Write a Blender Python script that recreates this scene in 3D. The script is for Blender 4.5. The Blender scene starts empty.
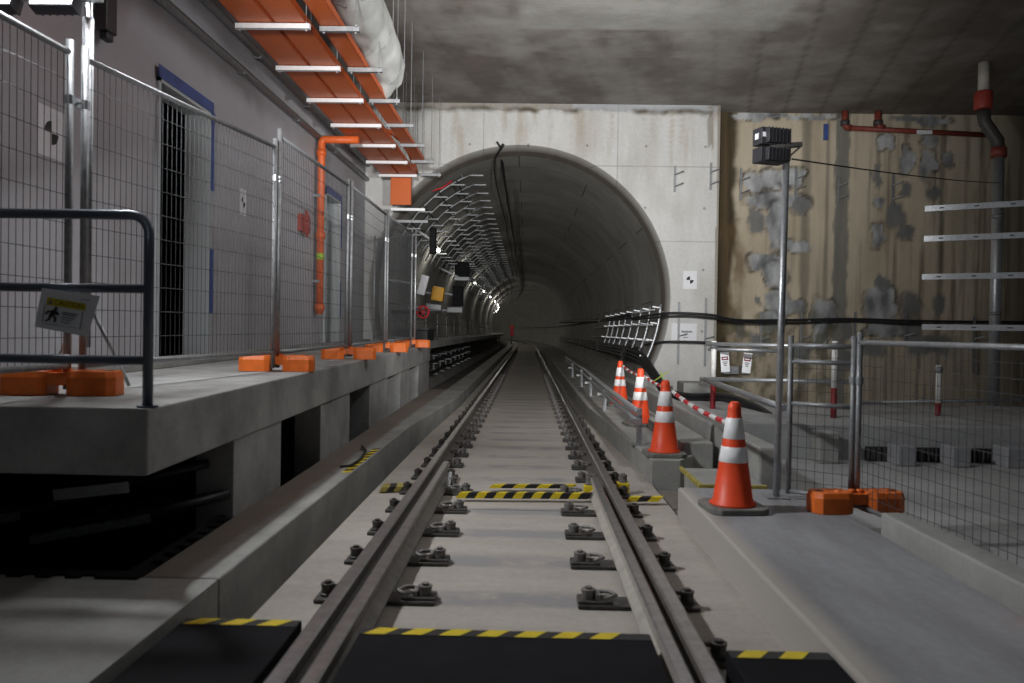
import bpy, math, random
from mathutils import Vector, Matrix, noise, Quaternion
random.seed(7)
C = bpy.context.scene.collection
PI = math.pi
F = 796.0
H = 1.19
TX = -0.0865            # x of the track's centre line
BED = -0.17             # top of the track bed; the rail heads are z = 0

# ------------------------------------------------------------------ camera
cam_d = bpy.data.cameras.new('camera')
cam = bpy.data.objects.new('camera', cam_d)
C.objects.link(cam)
MR = Matrix.Rotation(math.atan(16.0 / F), 4, 'Z') @ Matrix.Rotation(PI / 2 - math.atan(10.5 / F), 4, 'X') @ Matrix.Rotation(math.radians(0.9), 4, 'Z')
cam.matrix_world = Matrix.Translation((0, 0, H)) @ MR
cam_d.sensor_width = 36.0
cam_d.lens = F * 36.0 / 1024.0
cam_d.clip_start = 0.05
cam_d.clip_end = 400
cam_d.dof.use_dof = True
cam_d.dof.focus_distance = 11.0
cam_d.dof.aperture_fstop = 2.4
bpy.context.scene.camera = cam
M3 = MR.to_3x3()


def ray(px, py):
    return M3 @ Vector(((px - 512) / F, -(py - 341.5) / F, -1))


def at(px, py, Y):
    d = ray(px, py)
    return Vector((0, 0, H)) + d * (Y / d.y)


def onz(px, py, z):
    d = ray(px, py)
    return Vector((0, 0, H)) + d * ((z - H) / d.z)


def bend(y):
    """sideways drift of the line: straight, then a long curve."""
    return 0.0 if y < 58 else -(y - 58) ** 2 / 900.0


# ------------------------------------------------------------------ materials
def ramp(nt, src, stops):
    r = nt.nodes.new('ShaderNodeValToRGB')
    while len(r.color_ramp.elements) > 1:
        r.color_ramp.elements.remove(r.color_ramp.elements[-1])
    for i, (p, c) in enumerate(stops):
        e = r.color_ramp.elements[0] if i == 0 else r.color_ramp.elements.new(p)
        e.position = p
        e.color = (*c, 1) if len(c) == 3 else c
    nt.links.new(src, r.inputs[0])
    return r.outputs[0]


def mixc(nt, a, b, fac, mode='MIX'):
    m = nt.nodes.new('ShaderNodeMix')
    m.data_type = 'RGBA'
    m.blend_type = mode
    for s, v in ((m.inputs[6], a), (m.inputs[7], b), (m.inputs[0], fac)):
        if isinstance(v, (int, float)):
            s.default_value = v
        elif isinstance(v, tuple):
            s.default_value = (*v, 1)
        else:
            nt.links.new(v, s)
    return m.outputs[2]


def noise_node(nt, scale, detail=4, rough=0.6, stretch=None, coord='Object'):
    tc = nt.nodes.new('ShaderNodeTexCoord')
    n = nt.nodes.new('ShaderNodeTexNoise')
    n.inputs['Scale'].default_value = scale
    n.inputs['Detail'].default_value = detail
    n.inputs['Roughness'].default_value = rough
    if stretch:
        mp = nt.nodes.new('ShaderNodeMapping')
        mp.inputs['Scale'].default_value = stretch
        nt.links.new(tc.outputs[coord], mp.inputs[0])
        nt.links.new(mp.outputs[0], n.inputs[0])
    else:
        nt.links.new(tc.outputs[coord], n.inputs[0])
    return n.outputs[0]


def new_mat(name, rough=0.7, metal=0.0, spec=0.4):
    m = bpy.data.materials.new(name)
    m.use_nodes = True
    b = m.node_tree.nodes['Principled BSDF']
    b.inputs['Roughness'].default_value = rough
    b.inputs['Metallic'].default_value = metal
    b.inputs['Specular IOR Level'].default_value = spec
    return m, m.node_tree, b


def plain(name, col, rough=0.6, metal=0.0, var=0.12, scale=12, spec=0.4, bump=0.0):
    m, nt, b = new_mat(name, rough, metal, spec)
    n = noise_node(nt, scale)
    lo = tuple(c * (1 - var) for c in col)
    hi = tuple(min(1, c * (1 + var)) for c in col)
    nt.links.new(ramp(nt, n, [(0.3, lo), (0.7, hi)]), b.inputs['Base Color'])
    if bump:
        bp = nt.nodes.new('ShaderNodeBump')
        bp.inputs['Strength'].default_value = bump
        bp.inputs['Distance'].default_value = 0.01
        nt.links.new(n, bp.inputs['Height'])
        nt.links.new(bp.outputs[0], b.inputs['Normal'])
    return m


def concrete(name, col, var=0.18, scale=1.2, stretch=None, rough=0.85, painted=False, bump=0.25, fine=0.08):
    m, nt, b = new_mat(name, rough, 0, 0.3)
    big = noise_node(nt, scale, 6, 0.65, stretch)
    small = noise_node(nt, 25, 4, 0.7)
    lo = tuple(c * (1 - var) for c in col)
    hi = tuple(min(1, c * (1 + var)) for c in col)
    c1 = ramp(nt, big, [(0.32, lo), (0.68, hi)])
    if painted:
        at_ = nt.nodes.new('ShaderNodeAttribute')
        at_.attribute_name = 'stain_shade'
        c1 = mixc(nt, at_.outputs['Color'], c1, 1.0, 'MULTIPLY')
    g = ramp(nt, small, [(0.25, (1 - 2 * fine,) * 3), (0.75, (1.0,) * 3)])
    nt.links.new(mixc(nt, c1, g, 1.0, 'MULTIPLY'), b.inputs['Base Color'])
    bp = nt.nodes.new('ShaderNodeBump')
    bp.inputs['Strength'].default_value = bump
    bp.inputs['Distance'].default_value = 0.01
    nt.links.new(small, bp.inputs['Height'])
    nt.links.new(bp.outputs[0], b.inputs['Normal'])
    return m


def emit(name, col, strength):
    m, nt, b = new_mat(name)
    b.inputs['Base Color'].default_value = (*col, 1)
    b.inputs['Emission Color'].default_value = (*col, 1)
    b.inputs['Emission Strength'].default_value = strength
    return m


MT = {}
MT['bed'] = concrete('bed_concrete', (0.40, 0.37, 0.33), 0.16, 1.4, (0.35, 2.2, 1))
def bed_material():
    """pale bed with a grey wetted band across it at every row of fasteners."""
    m = concrete('bed_concrete_banded', (0.43, 0.395, 0.355), 0.14, 1.4, (0.5, 1.8, 1))
    nt = m.node_tree
    b = nt.nodes['Principled BSDF']
    src = b.inputs['Base Color'].links[0].from_socket
    tc = nt.nodes.new('ShaderNodeTexCoord')
    sx = nt.nodes.new('ShaderNodeSeparateXYZ')
    nt.links.new(tc.outputs['Object'], sx.inputs[0])

    def mth(op, a_, b_=None, c_=None):
        n = nt.nodes.new('ShaderNodeMath')
        n.operation = op
        for k, v in enumerate((a_, b_, c_)):
            if v is None:
                continue
            if isinstance(v, (int, float)):
                n.inputs[k].default_value = v
            else:
                nt.links.new(v, n.inputs[k])
        return n.outputs[0]
    ph = mth('COSINE', mth('MULTIPLY', mth('SUBTRACT', sx.outputs[1], 4.02), 2 * PI / 0.655))
    nz = noise_node(nt, 2.2, 5, 0.65, (1.2, 1.6, 1))
    band = mth('MULTIPLY', mth('MAXIMUM', mth('SUBTRACT', ph, 0.25), 0.0), 1.2)
    side = mth('SUBTRACT', 1.0, mth('MINIMUM', mth('MULTIPLY', mth('ABSOLUTE', mth('ADD', sx.outputs[0], 0.05)), 2.0), 1.0))
    f = mth('MULTIPLY', mth('MULTIPLY', band, mth('MINIMUM', mth('MULTIPLY', side, 2.5), 1.0)), mth('MULTIPLY', mth('MAXIMUM', mth('SUBTRACT', nz, 0.36), 0.0), 4.2))
    f = mth('MINIMUM', mth('MULTIPLY', f, 1.6), 0.8)
    nt.links.new(mixc(nt, src, (0.255, 0.255, 0.26), f), b.inputs['Base Color'])
    return m


MT['bed'] = bed_material()


def slab_material():
    """grey walkway screed with a tan cast margin along the track edge."""
    m = concrete('slab_concrete_margin', (0.33, 0.335, 0.35), 0.24, 1.1, (2.0, 0.45, 1))
    nt = m.node_tree
    b = nt.nodes['Principled BSDF']
    src = b.inputs['Base Color'].links[0].from_socket
    tc = nt.nodes.new('ShaderNodeTexCoord')
    sx = nt.nodes.new('ShaderNodeSeparateXYZ')
    nt.links.new(tc.outputs['Object'], sx.inputs[0])
    mr = nt.nodes.new('ShaderNodeMapRange')
    mr.inputs['From Min'].default_value = 1.17
    mr.inputs['From Max'].default_value = 1.26
    mr.inputs['To Min'].default_value = 0.85
    mr.inputs['To Max'].default_value = 0.0
    nt.links.new(sx.outputs[0], mr.inputs['Value'])
    nt.links.new(mixc(nt, src, (0.43, 0.395, 0.35), mr.outputs[0]), b.inputs['Base Color'])
    return m


def brown_edge_kerb():
    """kerb concrete with a browner margin along the platform wall."""
    m = concrete('brown_edge_kerb_concrete', (0.36, 0.36, 0.34), 0.2, 1.6)
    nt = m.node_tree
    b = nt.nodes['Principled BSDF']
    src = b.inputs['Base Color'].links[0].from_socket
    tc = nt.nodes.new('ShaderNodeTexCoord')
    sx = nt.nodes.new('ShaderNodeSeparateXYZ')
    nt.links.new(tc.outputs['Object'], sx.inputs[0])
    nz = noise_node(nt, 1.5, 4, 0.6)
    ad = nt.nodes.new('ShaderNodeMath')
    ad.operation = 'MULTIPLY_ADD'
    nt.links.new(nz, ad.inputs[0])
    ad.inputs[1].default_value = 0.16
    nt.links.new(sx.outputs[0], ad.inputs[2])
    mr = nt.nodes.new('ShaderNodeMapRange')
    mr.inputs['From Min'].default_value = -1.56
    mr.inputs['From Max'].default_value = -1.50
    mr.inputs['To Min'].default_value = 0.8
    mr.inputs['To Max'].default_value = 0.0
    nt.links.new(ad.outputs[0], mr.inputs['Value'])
    nt.links.new(mixc(nt, src, (0.20, 0.155, 0.125), mr.outputs[0]), b.inputs['Base Color'])  # mixed to a darker brown toward the platform wall
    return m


MT['kerbbrown'] = brown_edge_kerb()
SLAB_M = slab_material()
MT['kerb'] = concrete('kerb_concrete', (0.36, 0.36, 0.34), 0.2, 1.6)
MT['dirty'] = concrete('dirty_concrete', (0.20, 0.18, 0.16), 0.25, 1.2)
MT['trough'] = concrete('trough_dirt_and_shade', (0.085, 0.065, 0.05), 0.25, 1.2)  # dirty brown taken darker to carry the shade of the deep trough
MT['platform'] = concrete('platform_concrete', (0.37, 0.37, 0.36), 0.36, 1.3)
MT['slab'] = concrete('slab_concrete', (0.33, 0.335, 0.35), 0.24, 1.1, (2.0, 0.45, 1))
MT['lower'] = concrete('lower_concrete', (0.42, 0.42, 0.42), 0.25, 1.0)
MT['portal'] = concrete('portal_concrete', (1, 1, 1), 0.1, 1.6, (2.5, 1, 0.5), painted=True)
MT['rwall'] = concrete('stained_concrete', (1, 1, 1), 0.12, 2.0, (3.5, 1, 0.5), painted=True, bump=0.5)
MT['ceil'] = concrete('ceiling_concrete', (1, 1, 1), 0.3, 2.0, (0.7, 1.0, 1), painted=True)
MT['lwall'] = concrete('plaster_wall', (0.455, 0.45, 0.475), 0.08, 0.8, fine=0.03, bump=0.1)
MT['black'] = plain('shade_and_box_black', (0.012, 0.012, 0.014), 0.9)  # black stands in for darkness in pit and rooms; boxes are black themselves
MT['rubber'] = plain('black_rubber', (0.009, 0.0095, 0.012), 0.85, var=0.3, scale=6, spec=0.15)
MT['cable'] = plain('black_cable', (0.02, 0.02, 0.022), 0.5)
MT['galv'] = plain('galvanised_steel', (0.50, 0.52, 0.54), 0.42, 0.75, 0.15, 30)
MT['galvdull'] = plain('dull_galvanised_steel', (0.30, 0.31, 0.32), 0.55, 0.6, 0.2, 25)
MT['wire'] = plain('backlit_steel_wire', (0.065, 0.068, 0.072), 0.6, 0.2, 0.1, 5)  # galvanised wire darkened so its colour carries the backlight
MT['strut'] = plain('zinc_strut', (0.78, 0.79, 0.80), 0.45, 0.35, 0.06, 30)
MT['rail'] = plain('rusty_rail_steel', (0.16, 0.145, 0.13), 0.6, 0.4, 0.25, 18)
MT['railtop'] = plain('worn_rail_steel', (0.33, 0.32, 0.32), 0.34, 0.85, 0.2, 14)
MT['check'] = plain('dusty_check_rail_steel', (0.27, 0.255, 0.235), 0.6, 0.3, 0.18, 10)
MT['iron'] = plain('dark_cast_iron', (0.085, 0.08, 0.075), 0.55, 0.4, 0.3, 30)
MT['ironlight'] = plain('dusty_iron', (0.20, 0.19, 0.18), 0.6, 0.3, 0.3, 30)
MT['orange'] = plain('orange_plastic', (0.80, 0.17, 0.025), 0.45, var=0.14, scale=9)
MT['coneorange'] = plain('cone_orange', (0.88, 0.085, 0.025), 0.45, var=0.08, scale=9)
MT['white'] = plain('white_reflective', (0.92, 0.93, 0.94), 0.35, var=0.04, scale=40)
MT['conebase'] = plain('grey_rubber', (0.17, 0.17, 0.155), 0.7, var=0.2)
MT['tubeblue'] = plain('blue_grey_painted_tube', (0.10, 0.12, 0.15), 0.35, 0.3, 0.12, 10)
MT['redpost'] = plain('dark_red_paint', (0.24, 0.018, 0.022), 0.5)
MT['redtape'] = plain('red_stripe', (0.55, 0.03, 0.04), 0.5)
MT['whitepost'] = plain('white_paint', (0.72, 0.72, 0.70), 0.5)
MT['yellow'] = plain('hazard_yellow', (0.72, 0.55, 0.02), 0.55, var=0.1)
MT['hblack'] = plain('hazard_black', (0.018, 0.018, 0.018), 0.6)
MT['redpipe'] = plain('red_oxide_pipe', (0.22, 0.045, 0.03), 0.5, 0.0, 0.25)
MT['redcollar'] = plain('red_collar', (0.35, 0.05, 0.035), 0.5)
MT['cream'] = plain('cream_pipe', (0.50, 0.47, 0.42), 0.5)
MT['orangepipe'] = plain('orange_pipe', (0.70, 0.13, 0.03), 0.4)
MT['paper'] = plain('white_paper', (0.78, 0.79, 0.82), 0.6, var=0.03)
MT['ink'] = plain('black_ink', (0.015, 0.015, 0.015), 0.6)
MT['greyink'] = plain('grey_ink', (0.17, 0.19, 0.19), 0.6)
MT['signyellow'] = plain('sign_yellow', (0.60, 0.50, 0.02), 0.6)
MT['tagred'] = plain('tag_dark_red', (0.20, 0.03, 0.05), 0.6)
MT['bluetape'] = plain('blue_film', (0.05, 0.09, 0.28), 0.5, var=0.3, scale=5)
MT['door'] = plain('pale_steel_door', (0.48, 0.51, 0.52), 0.5, var=0.05, scale=2)
MT['wrap'] = plain('white_plastic_wrap', (0.62, 0.63, 0.61), 0.4, var=0.18, scale=3, bump=0.3)
MT['cabinet'] = plain('grey_cabinet', (0.38, 0.39, 0.40), 0.5)
MT['darkbox'] = plain('dark_box_paint', (0.03, 0.03, 0.035), 0.5)
MT['yellowbox'] = plain('amber_box', (0.72, 0.36, 0.02), 0.5)
MT['green'] = plain('lime_tape', (0.42, 0.60, 0.05), 0.5)
MT['lens'] = emit('lit_lamp_lens', (0.90, 0.95, 1.0), 9)
MT['bulb'] = emit('small_lamp', (1.0, 0.97, 0.88), 5)
MT['redlamp'] = emit('red_lamp', (0.8, 0.02, 0.01), 0.35)
MT['checklit'] = plain('pale_dusty_rail_steel', (0.40, 0.375, 0.335), 0.65, 0.1, 0.15, 10)
MT['dullyellow'] = plain('dirty_yellow', (0.34, 0.28, 0.07), 0.7, var=0.35, scale=14)
MT['glass'] = plain('dark_lens_glass', (0.02, 0.022, 0.025), 0.15)


def tray_material():
    m, nt, b = new_mat('orange_perforated_tray', 0.5)
    tc = nt.nodes.new('ShaderNodeTexCoord')
    br = nt.nodes.new('ShaderNodeTexBrick')
    br.inputs['Scale'].default_value = 1.0
    br.inputs['Brick Width'].default_value = 0.05
    br.inputs['Row Height'].default_value = 0.025
    br.inputs['Mortar Size'].default_value = 0.008
    br.inputs['Color1'].default_value = (0.30, 0.05, 0.012, 1)
    br.inputs['Color2'].default_value = (0.36, 0.065, 0.015, 1)
    br.inputs['Mortar'].default_value = (0.62, 0.13, 0.022, 1)
    nt.links.new(tc.outputs['Object'], br.inputs[0])
    nt.links.new(br.outputs[0], b.inputs['Base Color'])
    return m


MT['tray'] = tray_material()
MT['trayside'] = plain('orange_tray_side', (0.62, 0.12, 0.025), 0.5)


def tunnel_material():
    m, nt, b = new_mat('tunnel_lining_concrete', 0.8, 0, 0.35)
    tc = nt.nodes.new('ShaderNodeTexCoord')
    br = nt.nodes.new('ShaderNodeTexBrick')
    br.inputs['Scale'].default_value = 1.0
    br.inputs['Brick Width'].default_value = 3.1
    br.inputs['Row Height'].default_value = 1.6
    br.inputs['Mortar Size'].default_value = 0.014
    br.inputs['Color1'].default_value = (0.37, 0.36, 0.335, 1)
    br.inputs['Color2'].default_value = (0.33, 0.32, 0.295, 1)
    br.inputs['Mortar'].default_value = (0.13, 0.12, 0.11, 1)
    nt.links.new(tc.outputs['UV'], br.inputs[0])
    n = noise_node(nt, 0.9, 6, 0.65)
    g = ramp(nt, n, [(0.3, (0.72,) * 3), (0.7, (1.12,) * 3)])
    nt.links.new(mixc(nt, br.outputs[0], g, 1.0, 'MULTIPLY'), b.inputs['Base Color'])
    return m


MT['tunnel'] = tunnel_material()

# ------------------------------------------------------------------ mesh builder
ORG = {}


class MB:
    def __init__(self):
        self.v, self.f, self.m = [], [], []

    def add(self, vs, fs, m=0):
        o = len(self.v)
        self.v += [Vector(p) for p in vs]
        for f in fs:
            self.f.append(tuple(i + o for i in f))
            self.m.append(m)
        return self

    def obox(self, c, ax, ay, az, m=0):
        c, ax, ay, az = Vector(c), Vector(ax), Vector(ay), Vector(az)
        vs = [c + sx * ax + sy * ay + sz * az for sz in (-1, 1) for sx, sy in ((-1, -1), (1, -1), (1, 1), (-1, 1))]
        return self.add(vs, [(3, 2, 1, 0), (4, 5, 6, 7), (0, 1, 5, 4), (1, 2, 6, 5), (2, 3, 7, 6), (3, 0, 4, 7)], m)

    def box(self, x0, x1, y0, y1, z0, z1, m=0):
        return self.obox(((x0 + x1) / 2, (y0 + y1) / 2, (z0 + z1) / 2), ((x1 - x0) / 2, 0, 0), (0, (y1 - y0) / 2, 0), (0, 0, (z1 - z0) / 2), m)

    def bar(self, p, q, w, h, up=(0, 0, 1), m=0):
        """a straight bar from p to q, w wide across and h high along up."""
        p, q = Vector(p), Vector(q)
        d = q - p
        s = d.cross(Vector(up)).normalized()
        u = s.cross(d).normalized()
        return self.obox((p + q) / 2, d / 2, s * w / 2, u * h / 2, m)

    def tube(self, pts, r, n=8, m=0, closed=False):
        pts = [Vector(p) for p in pts]
        k = len(pts)
        rs = r if isinstance(r, (list, tuple)) else [r] * k
        t0 = (pts[1] - pts[0]).normalized()
        a = Vector((0, 0, 1)) if abs(t0.z) < 0.9 else Vector((1, 0, 0))
        u = t0.cross(a).normalized()
        vs = []
        prev = t0
        for i, p in enumerate(pts):
            t = (pts[min(i + 1, k - 1)] - pts[max(i - 1, 0)])
            t = t.normalized() if t.length > 1e-9 else prev
            q = prev.rotation_difference(t)
            u = (q @ u)
            u = (u - t * u.dot(t)).normalized()
            w = t.cross(u)
            prev = t
            for j in range(n):
                an = 2 * PI * j / n
                vs.append(p + (u * math.cos(an) + w * math.sin(an)) * rs[i])
        fs = []
        for i in range(k - 1):
            for j in range(n):
                a0, a1 = i * n + j, i * n + (j + 1) % n
                fs.append((a0, a1, a1 + n, a0 + n))
        fs.append(tuple(reversed(range(n))))
        fs.append(tuple((k - 1) * n + j for j in range(n)))
        return self.add(vs, fs, m)

    def lathe(self, prof, o=(0, 0, 0), n=24, m=0, axis=(0, 0, 1)):
        o = Vector(o)
        q = Vector((0, 0, 1)).rotation_difference(Vector(axis).normalized())
        vs, fs = [], []
        for r, z in prof:
            for j in range(n):
                an = 2 * PI * j / n
                vs.append(o + q @ Vector((r * math.cos(an), r * math.sin(an), z)))
        for i in range(len(prof) - 1):
            for j in range(n):
                a0, a1 = i * n + j, i * n + (j + 1) % n
                fs.append((a0, a1, a1 + n, a0 + n))
        fs.append(tuple(reversed(range(n))))
        fs.append(tuple((len(prof) - 1) * n + j for j in range(n)))
        return self.add(vs, fs, m)

    def loft(self, secs, m=0, caps=True, closed=True, mats=None):
        n = len(secs[0])
        vs = [p for s in secs for p in s]
        o = len(self.v)
        self.v += [Vector(p) for p in vs]
        for i in range(len(secs) - 1):
            for j in range(n if closed else n - 1):
                a0, a1 = i * n + j, i * n + (j + 1) % n
                self.f.append((o + a0, o + a1, o + a1 + n, o + a0 + n))
                self.m.append(mats[j] if mats else m)
        if caps:
            self.f.append(tuple(o + j for j in reversed(range(n))))
            self.m.append(m)
            self.f.append(tuple(o + (len(secs) - 1) * n + j for j in range(n)))
            self.m.append(m)
        return self

    def prism(self, poly, z0, z1, m=0):
        return self.loft([[(x, y, z0) for x, y in poly], [(x, y, z1) for x, y in poly]], m)

    def build(self, name, mats, parent=None, loc=None, smooth=False, bevel=0.0, seg=2):
        if not isinstance(mats, (list, tuple)):
            mats = [mats]
        org = ORG[parent] if parent is not None else Vector(loc if loc is not None else (0, 0, 0))
        me = bpy.data.meshes.new(name)
        me.from_pydata([tuple(p - org) for p in self.v], [], self.f)
        for mm in mats:
            me.materials.append(MT[mm] if isinstance(mm, str) else mm)
        me.polygons.foreach_set('material_index', self.m)
        if smooth:
            me.polygons.foreach_set('use_smooth', [len(f) == 4 for f in self.f])
        me.update()
        import bmesh
        bm = bmesh.new()
        bm.from_mesh(me)
        bmesh.ops.recalc_face_normals(bm, faces=bm.faces)
        bm.to_mesh(me)
        bm.free()
        ob = bpy.data.objects.new(name, me)
        C.objects.link(ob)
        if parent is not None:
            ob.parent = parent
        else:
            ob.location = org
        ORG[ob] = org
        if bevel:
            b = ob.modifiers.new('bevel', 'BEVEL')
            b.width = bevel
            b.segments = seg
            b.limit_method = 'ANGLE'
        return ob


def tag(o, label, cat, group=None):
    o['label'] = label
    o['category'] = cat
    if group:
        o['group'] = group
    return o


def thing(name, label, cat, loc, group=None):
    o = bpy.data.objects.new(name, None)
    o.empty_display_size = 0.1
    C.objects.link(o)
    o.location = loc
    ORG[o] = Vector(loc)
    return tag(o, label, cat, group)


def struct(o, label=None):
    o['kind'] = 'structure'
    if label:
        o['label'] = label
    return o


def kids(o):
    return [c for c in list(C.objects) if c.parent == o]


def copy_tree(src, tree, loc, rotz, label, group=None):
    """copy a thing with its parts (tree: list of (part, [sub-parts]))."""
    r = src.copy()
    C.objects.link(r)
    r.location = loc
    r.rotation_euler = (0, 0, rotz)
    r['label'] = label
    if group:
        r['group'] = group
    for p, subs in tree:
        c = p.copy()
        C.objects.link(c)
        c.parent = r
        for s in subs:
            d = s.copy()
            C.objects.link(d)
            d.parent = c
    return r


ORD = ['first', 'second', 'third', 'fourth', 'fifth', 'sixth', 'seventh', 'eighth', 'ninth', 'tenth', 'eleventh', 'twelfth',
       'thirteenth', 'fourteenth', 'fifteenth', 'sixteenth', 'seventeenth', 'eighteenth', 'nineteenth', 'twentieth']


def clamp(x, a=0.0, b=1.0):
    return max(a, min(b, x))


def sst(a, b, x):
    t = clamp((x - a) / (b - a))
    return t * t * (3 - 2 * t)


def lerp(a, b, t):
    return tuple(x + (y - x) * t for x, y in zip(a, b))


def fbm(x, y, z=0.0, s=1.0, oct=4):
    return noise.fractal((x * s, y * s, z), 0.9, 2.1, oct, noise_basis='PERLIN_ORIGINAL') * 0.5 + 0.5


def paint(ob, fn):
    me = ob.data
    a = me.color_attributes.new('stain_shade', 'FLOAT_COLOR', 'POINT')
    off = ORG[ob]
    buf = []
    for v in me.vertices:
        c = fn(v.co.x + off.x, v.co.y + off.y, v.co.z + off.z)
        buf += [c[0], c[1], c[2], 1.0]
    a.data.foreach_set('color', buf)


# ================================================================== SETTING
YS = [-1.5, 2, 6, 10, 14, 18, 24, 32, 40, 50, 58, 64, 70, 76, 82, 90, 98, 108, 120, 135, 150, 170]


def sweep_section(mb, prof, ys, m=0):
    """prof(y) -> closed list of (x, z), swept along the line."""
    mb.loft([[(x + bend(y), y, z) for x, z in prof(y)] for y in ys], m)


# track bed
mb = MB()
sweep_section(mb, lambda y: [(-1.275, -0.5), (1.135, -0.5), (1.135, BED), (-1.275, BED)] if y < 13 else [(-1.2, -0.5), (1.0, -0.5), (1.0, BED), (-1.2, BED)], YS)
struct(mb.build('floor_trackbed', 'bed'), 'pale concrete track bed between the kerbs')
# joints cut across the bed
mb = MB()
for y in (11.3, 30.5):
    mb.box(-0.5 + TX, 0.5 + TX, y, y + 0.012, BED, BED + 0.002)
mb.box(TX - 0.55, TX + 0.5, 6.02, 6.035, BED, BED + 0.002)
struct(mb.build('trim_1', 'dirty'), 'thin joint lines across the track bed')


def left_in(y):
    if y < 9.8:
        return -1.44
    return -1.44 + (y - 9.8) / 3.9 * 0.2 if y < 13.7 else -1.24


def right_in(y):
    return 1.13 if y < 7.4 else (1.13 - (y - 7.4) / 5 * 0.2 if y < 12.4 else 0.93)


EDGE = lambda y: -1.79 - (y - 3.7) * 0.0135      # platform edge
PZ = lambda y: 0.795 + (y - 3.72) * 0.008        # platform top

KY = [3.72, 6, 9.8, 11, 12.4, 13.7, 15.9]
mb = MB()
mb.loft([[(-8, y, -0.6), (-1.44, y, -0.6), (-1.44, y, 0), (-8, y, 0)] for y in (-1.5, 3.7)])
struct(mb.build('floor_front', 'kerb'), 'concrete floor in front of the platform end')
mb = MB()
mb.loft([[(EDGE(y) - 0.02, y, -0.6), (left_in(y), y, -0.6), (left_in(y), y, 0), (EDGE(y) - 0.02, y, 0)] for y in KY])
struct(mb.build('kerb_left', 'kerbbrown', bevel=0.012), 'concrete kerb strip along the platform wall')
mb = MB()
TY = [15.9] + [y for y in YS if y > 17]
sweep_section(mb, lambda y: [(-1.62, -0.6), (-1.24, -0.6), (-1.24, 0), (-1.62, 0)], TY)
struct(mb.build('kerb_tunnel', 'kerb', bevel=0.012), 'concrete kerb running on into the tunnel')
# trough bottoms under the kerbs
mb = MB()
sweep_section(mb, lambda y: [(-1.6, -0.7), (-1.1, -0.7), (-1.1, -0.46), (-1.6, -0.46)], YS)
struct(mb.build('floor_trough', 'trough'), 'dark drain trough beside the kerb')

# right kerb
RY = [7.2, 8, 9, 10, 11, 12.4, 14] + [y for y in YS if y > 15]
mb = MB()
sweep_section(mb, lambda y: [(right_in(y), -0.5), (right_in(y) + (0.27 if y < 7.9 else 0.75), -0.5), (right_in(y) + (0.27 if y < 7.9 else 0.75), 0.05), (right_in(y), 0.05)], RY)
struct(mb.build('kerb_right', 'kerb', bevel=0.012), 'concrete kerb behind the traffic cones')
mb = MB()
mb.box(1.13, 2.06, -1.5, 5.92, -0.5, 0.05)
struct(mb.build('floor_right', SLAB_M, bevel=0.015), 'smooth grey walkway slab beside the track')
mb = MB()
mb.box(2.06, 2.13, -1.5, 6.0, -0.5, -0.05)
mb.box(1.1, 2.2, 5.92, 17, -0.6, -0.22)
struct(mb.build('floor_gap', 'dirty'), 'low dirty floor in the gap beyond the slab')
mb = MB()
mb.box(2.13, 2.30, -1.5, 4.80, -0.5, 0.14)
struct(mb.build('kerb_fence', 'kerb', bevel=0.012), 'pale upstand kerb under the low mesh fence')
# upstand wall behind the cones
mb = MB()
mb.box(1.82, 2.0, 6.25, 15.9, -0.5, 0.31)
mb.box(1.75, 1.82, 7.9, 15.9, -0.5, 0.06)
struct(mb.build('kerb_upstand', 'kerb', bevel=0.02), 'concrete upstand beam behind the cones')
# floor beyond the fence
mb = MB()
mb.box(2.2, 14, -1.5, 9.0, -0.6, -0.2)
struct(mb.build('floor_beyond', 'lower'), 'concrete floor beyond the low mesh fence')
mb = MB()
mb.box(2.0, 14, 9.0, 11.8, -0.6, 0.2)
mb.box(2.0, 14, 11.8, 16.6, -0.6, -0.25)
struct(mb.build('floor_step', 'lower', bevel=0.015), 'low concrete ledge in front of the stained wall')

# platform
mb = MB()
PY = [3.72, 6, 8, 10, 12, 14, 15.9]
mb.loft([[(-3.3, y, PZ(y) - 0.32), (EDGE(y), y, PZ(y) - 0.32), (EDGE(y), y, PZ(y)), (-3.3, y, PZ(y))] for y in PY])
struct(mb.build('platform_slab', 'platform', bevel=0.012), 'raised concrete platform slab')
mb = MB()
mb.loft([[(-3.3, y, PZ(y)), (-3.14, y, PZ(y)), (-3.14, y, PZ(y) + 0.09), (-3.3, y, PZ(y) + 0.09)] for y in PY])
struct(mb.build('baseboard_left', 'kerb', bevel=0.01), 'concrete plinth at the foot of the plaster wall')
piers = [(4.93, 5.93), (7.13, 8.37), (9.5, 10.84), (11.98, 13.0), (14.2, 15.9)]
mb = MB()
for a, b in piers:
    mb.loft([[(EDGE(y) - 0.26, y, -1.0), (EDGE(y) - 0.02, y, -1.0), (EDGE(y) - 0.02, y, PZ(y) - 0.31), (EDGE(y) - 0.26, y, PZ(y) - 0.31)] for y in (a, b)])
struct(mb.build('wall_platform', 'platform', bevel=0.008), 'concrete pier wall with openings under the platform')
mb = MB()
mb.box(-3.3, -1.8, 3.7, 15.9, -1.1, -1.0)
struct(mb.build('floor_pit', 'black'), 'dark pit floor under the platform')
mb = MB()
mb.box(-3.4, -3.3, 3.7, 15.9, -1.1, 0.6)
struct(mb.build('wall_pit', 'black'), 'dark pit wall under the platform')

# left wall with two door openings
DO = [(6.95, 8.12), (12.75, 13.75)]
mb = MB()
ys = [-1.5]
for a, b in DO:
    ys += [a, b]
ys.append(15.9)
for i in range(len(ys) - 1):
    a, b = ys[i], ys[i + 1]
    if (a, b) in DO:
        mb.box(-3.52, -3.3, a, b, 3.38, 5.72)
    else:
        mb.box(-3.52, -3.3, a, b, 0.3, 5.72)
struct(mb.build('wall_left', 'lwall'), 'pale plaster wall behind the platform fence')
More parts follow.
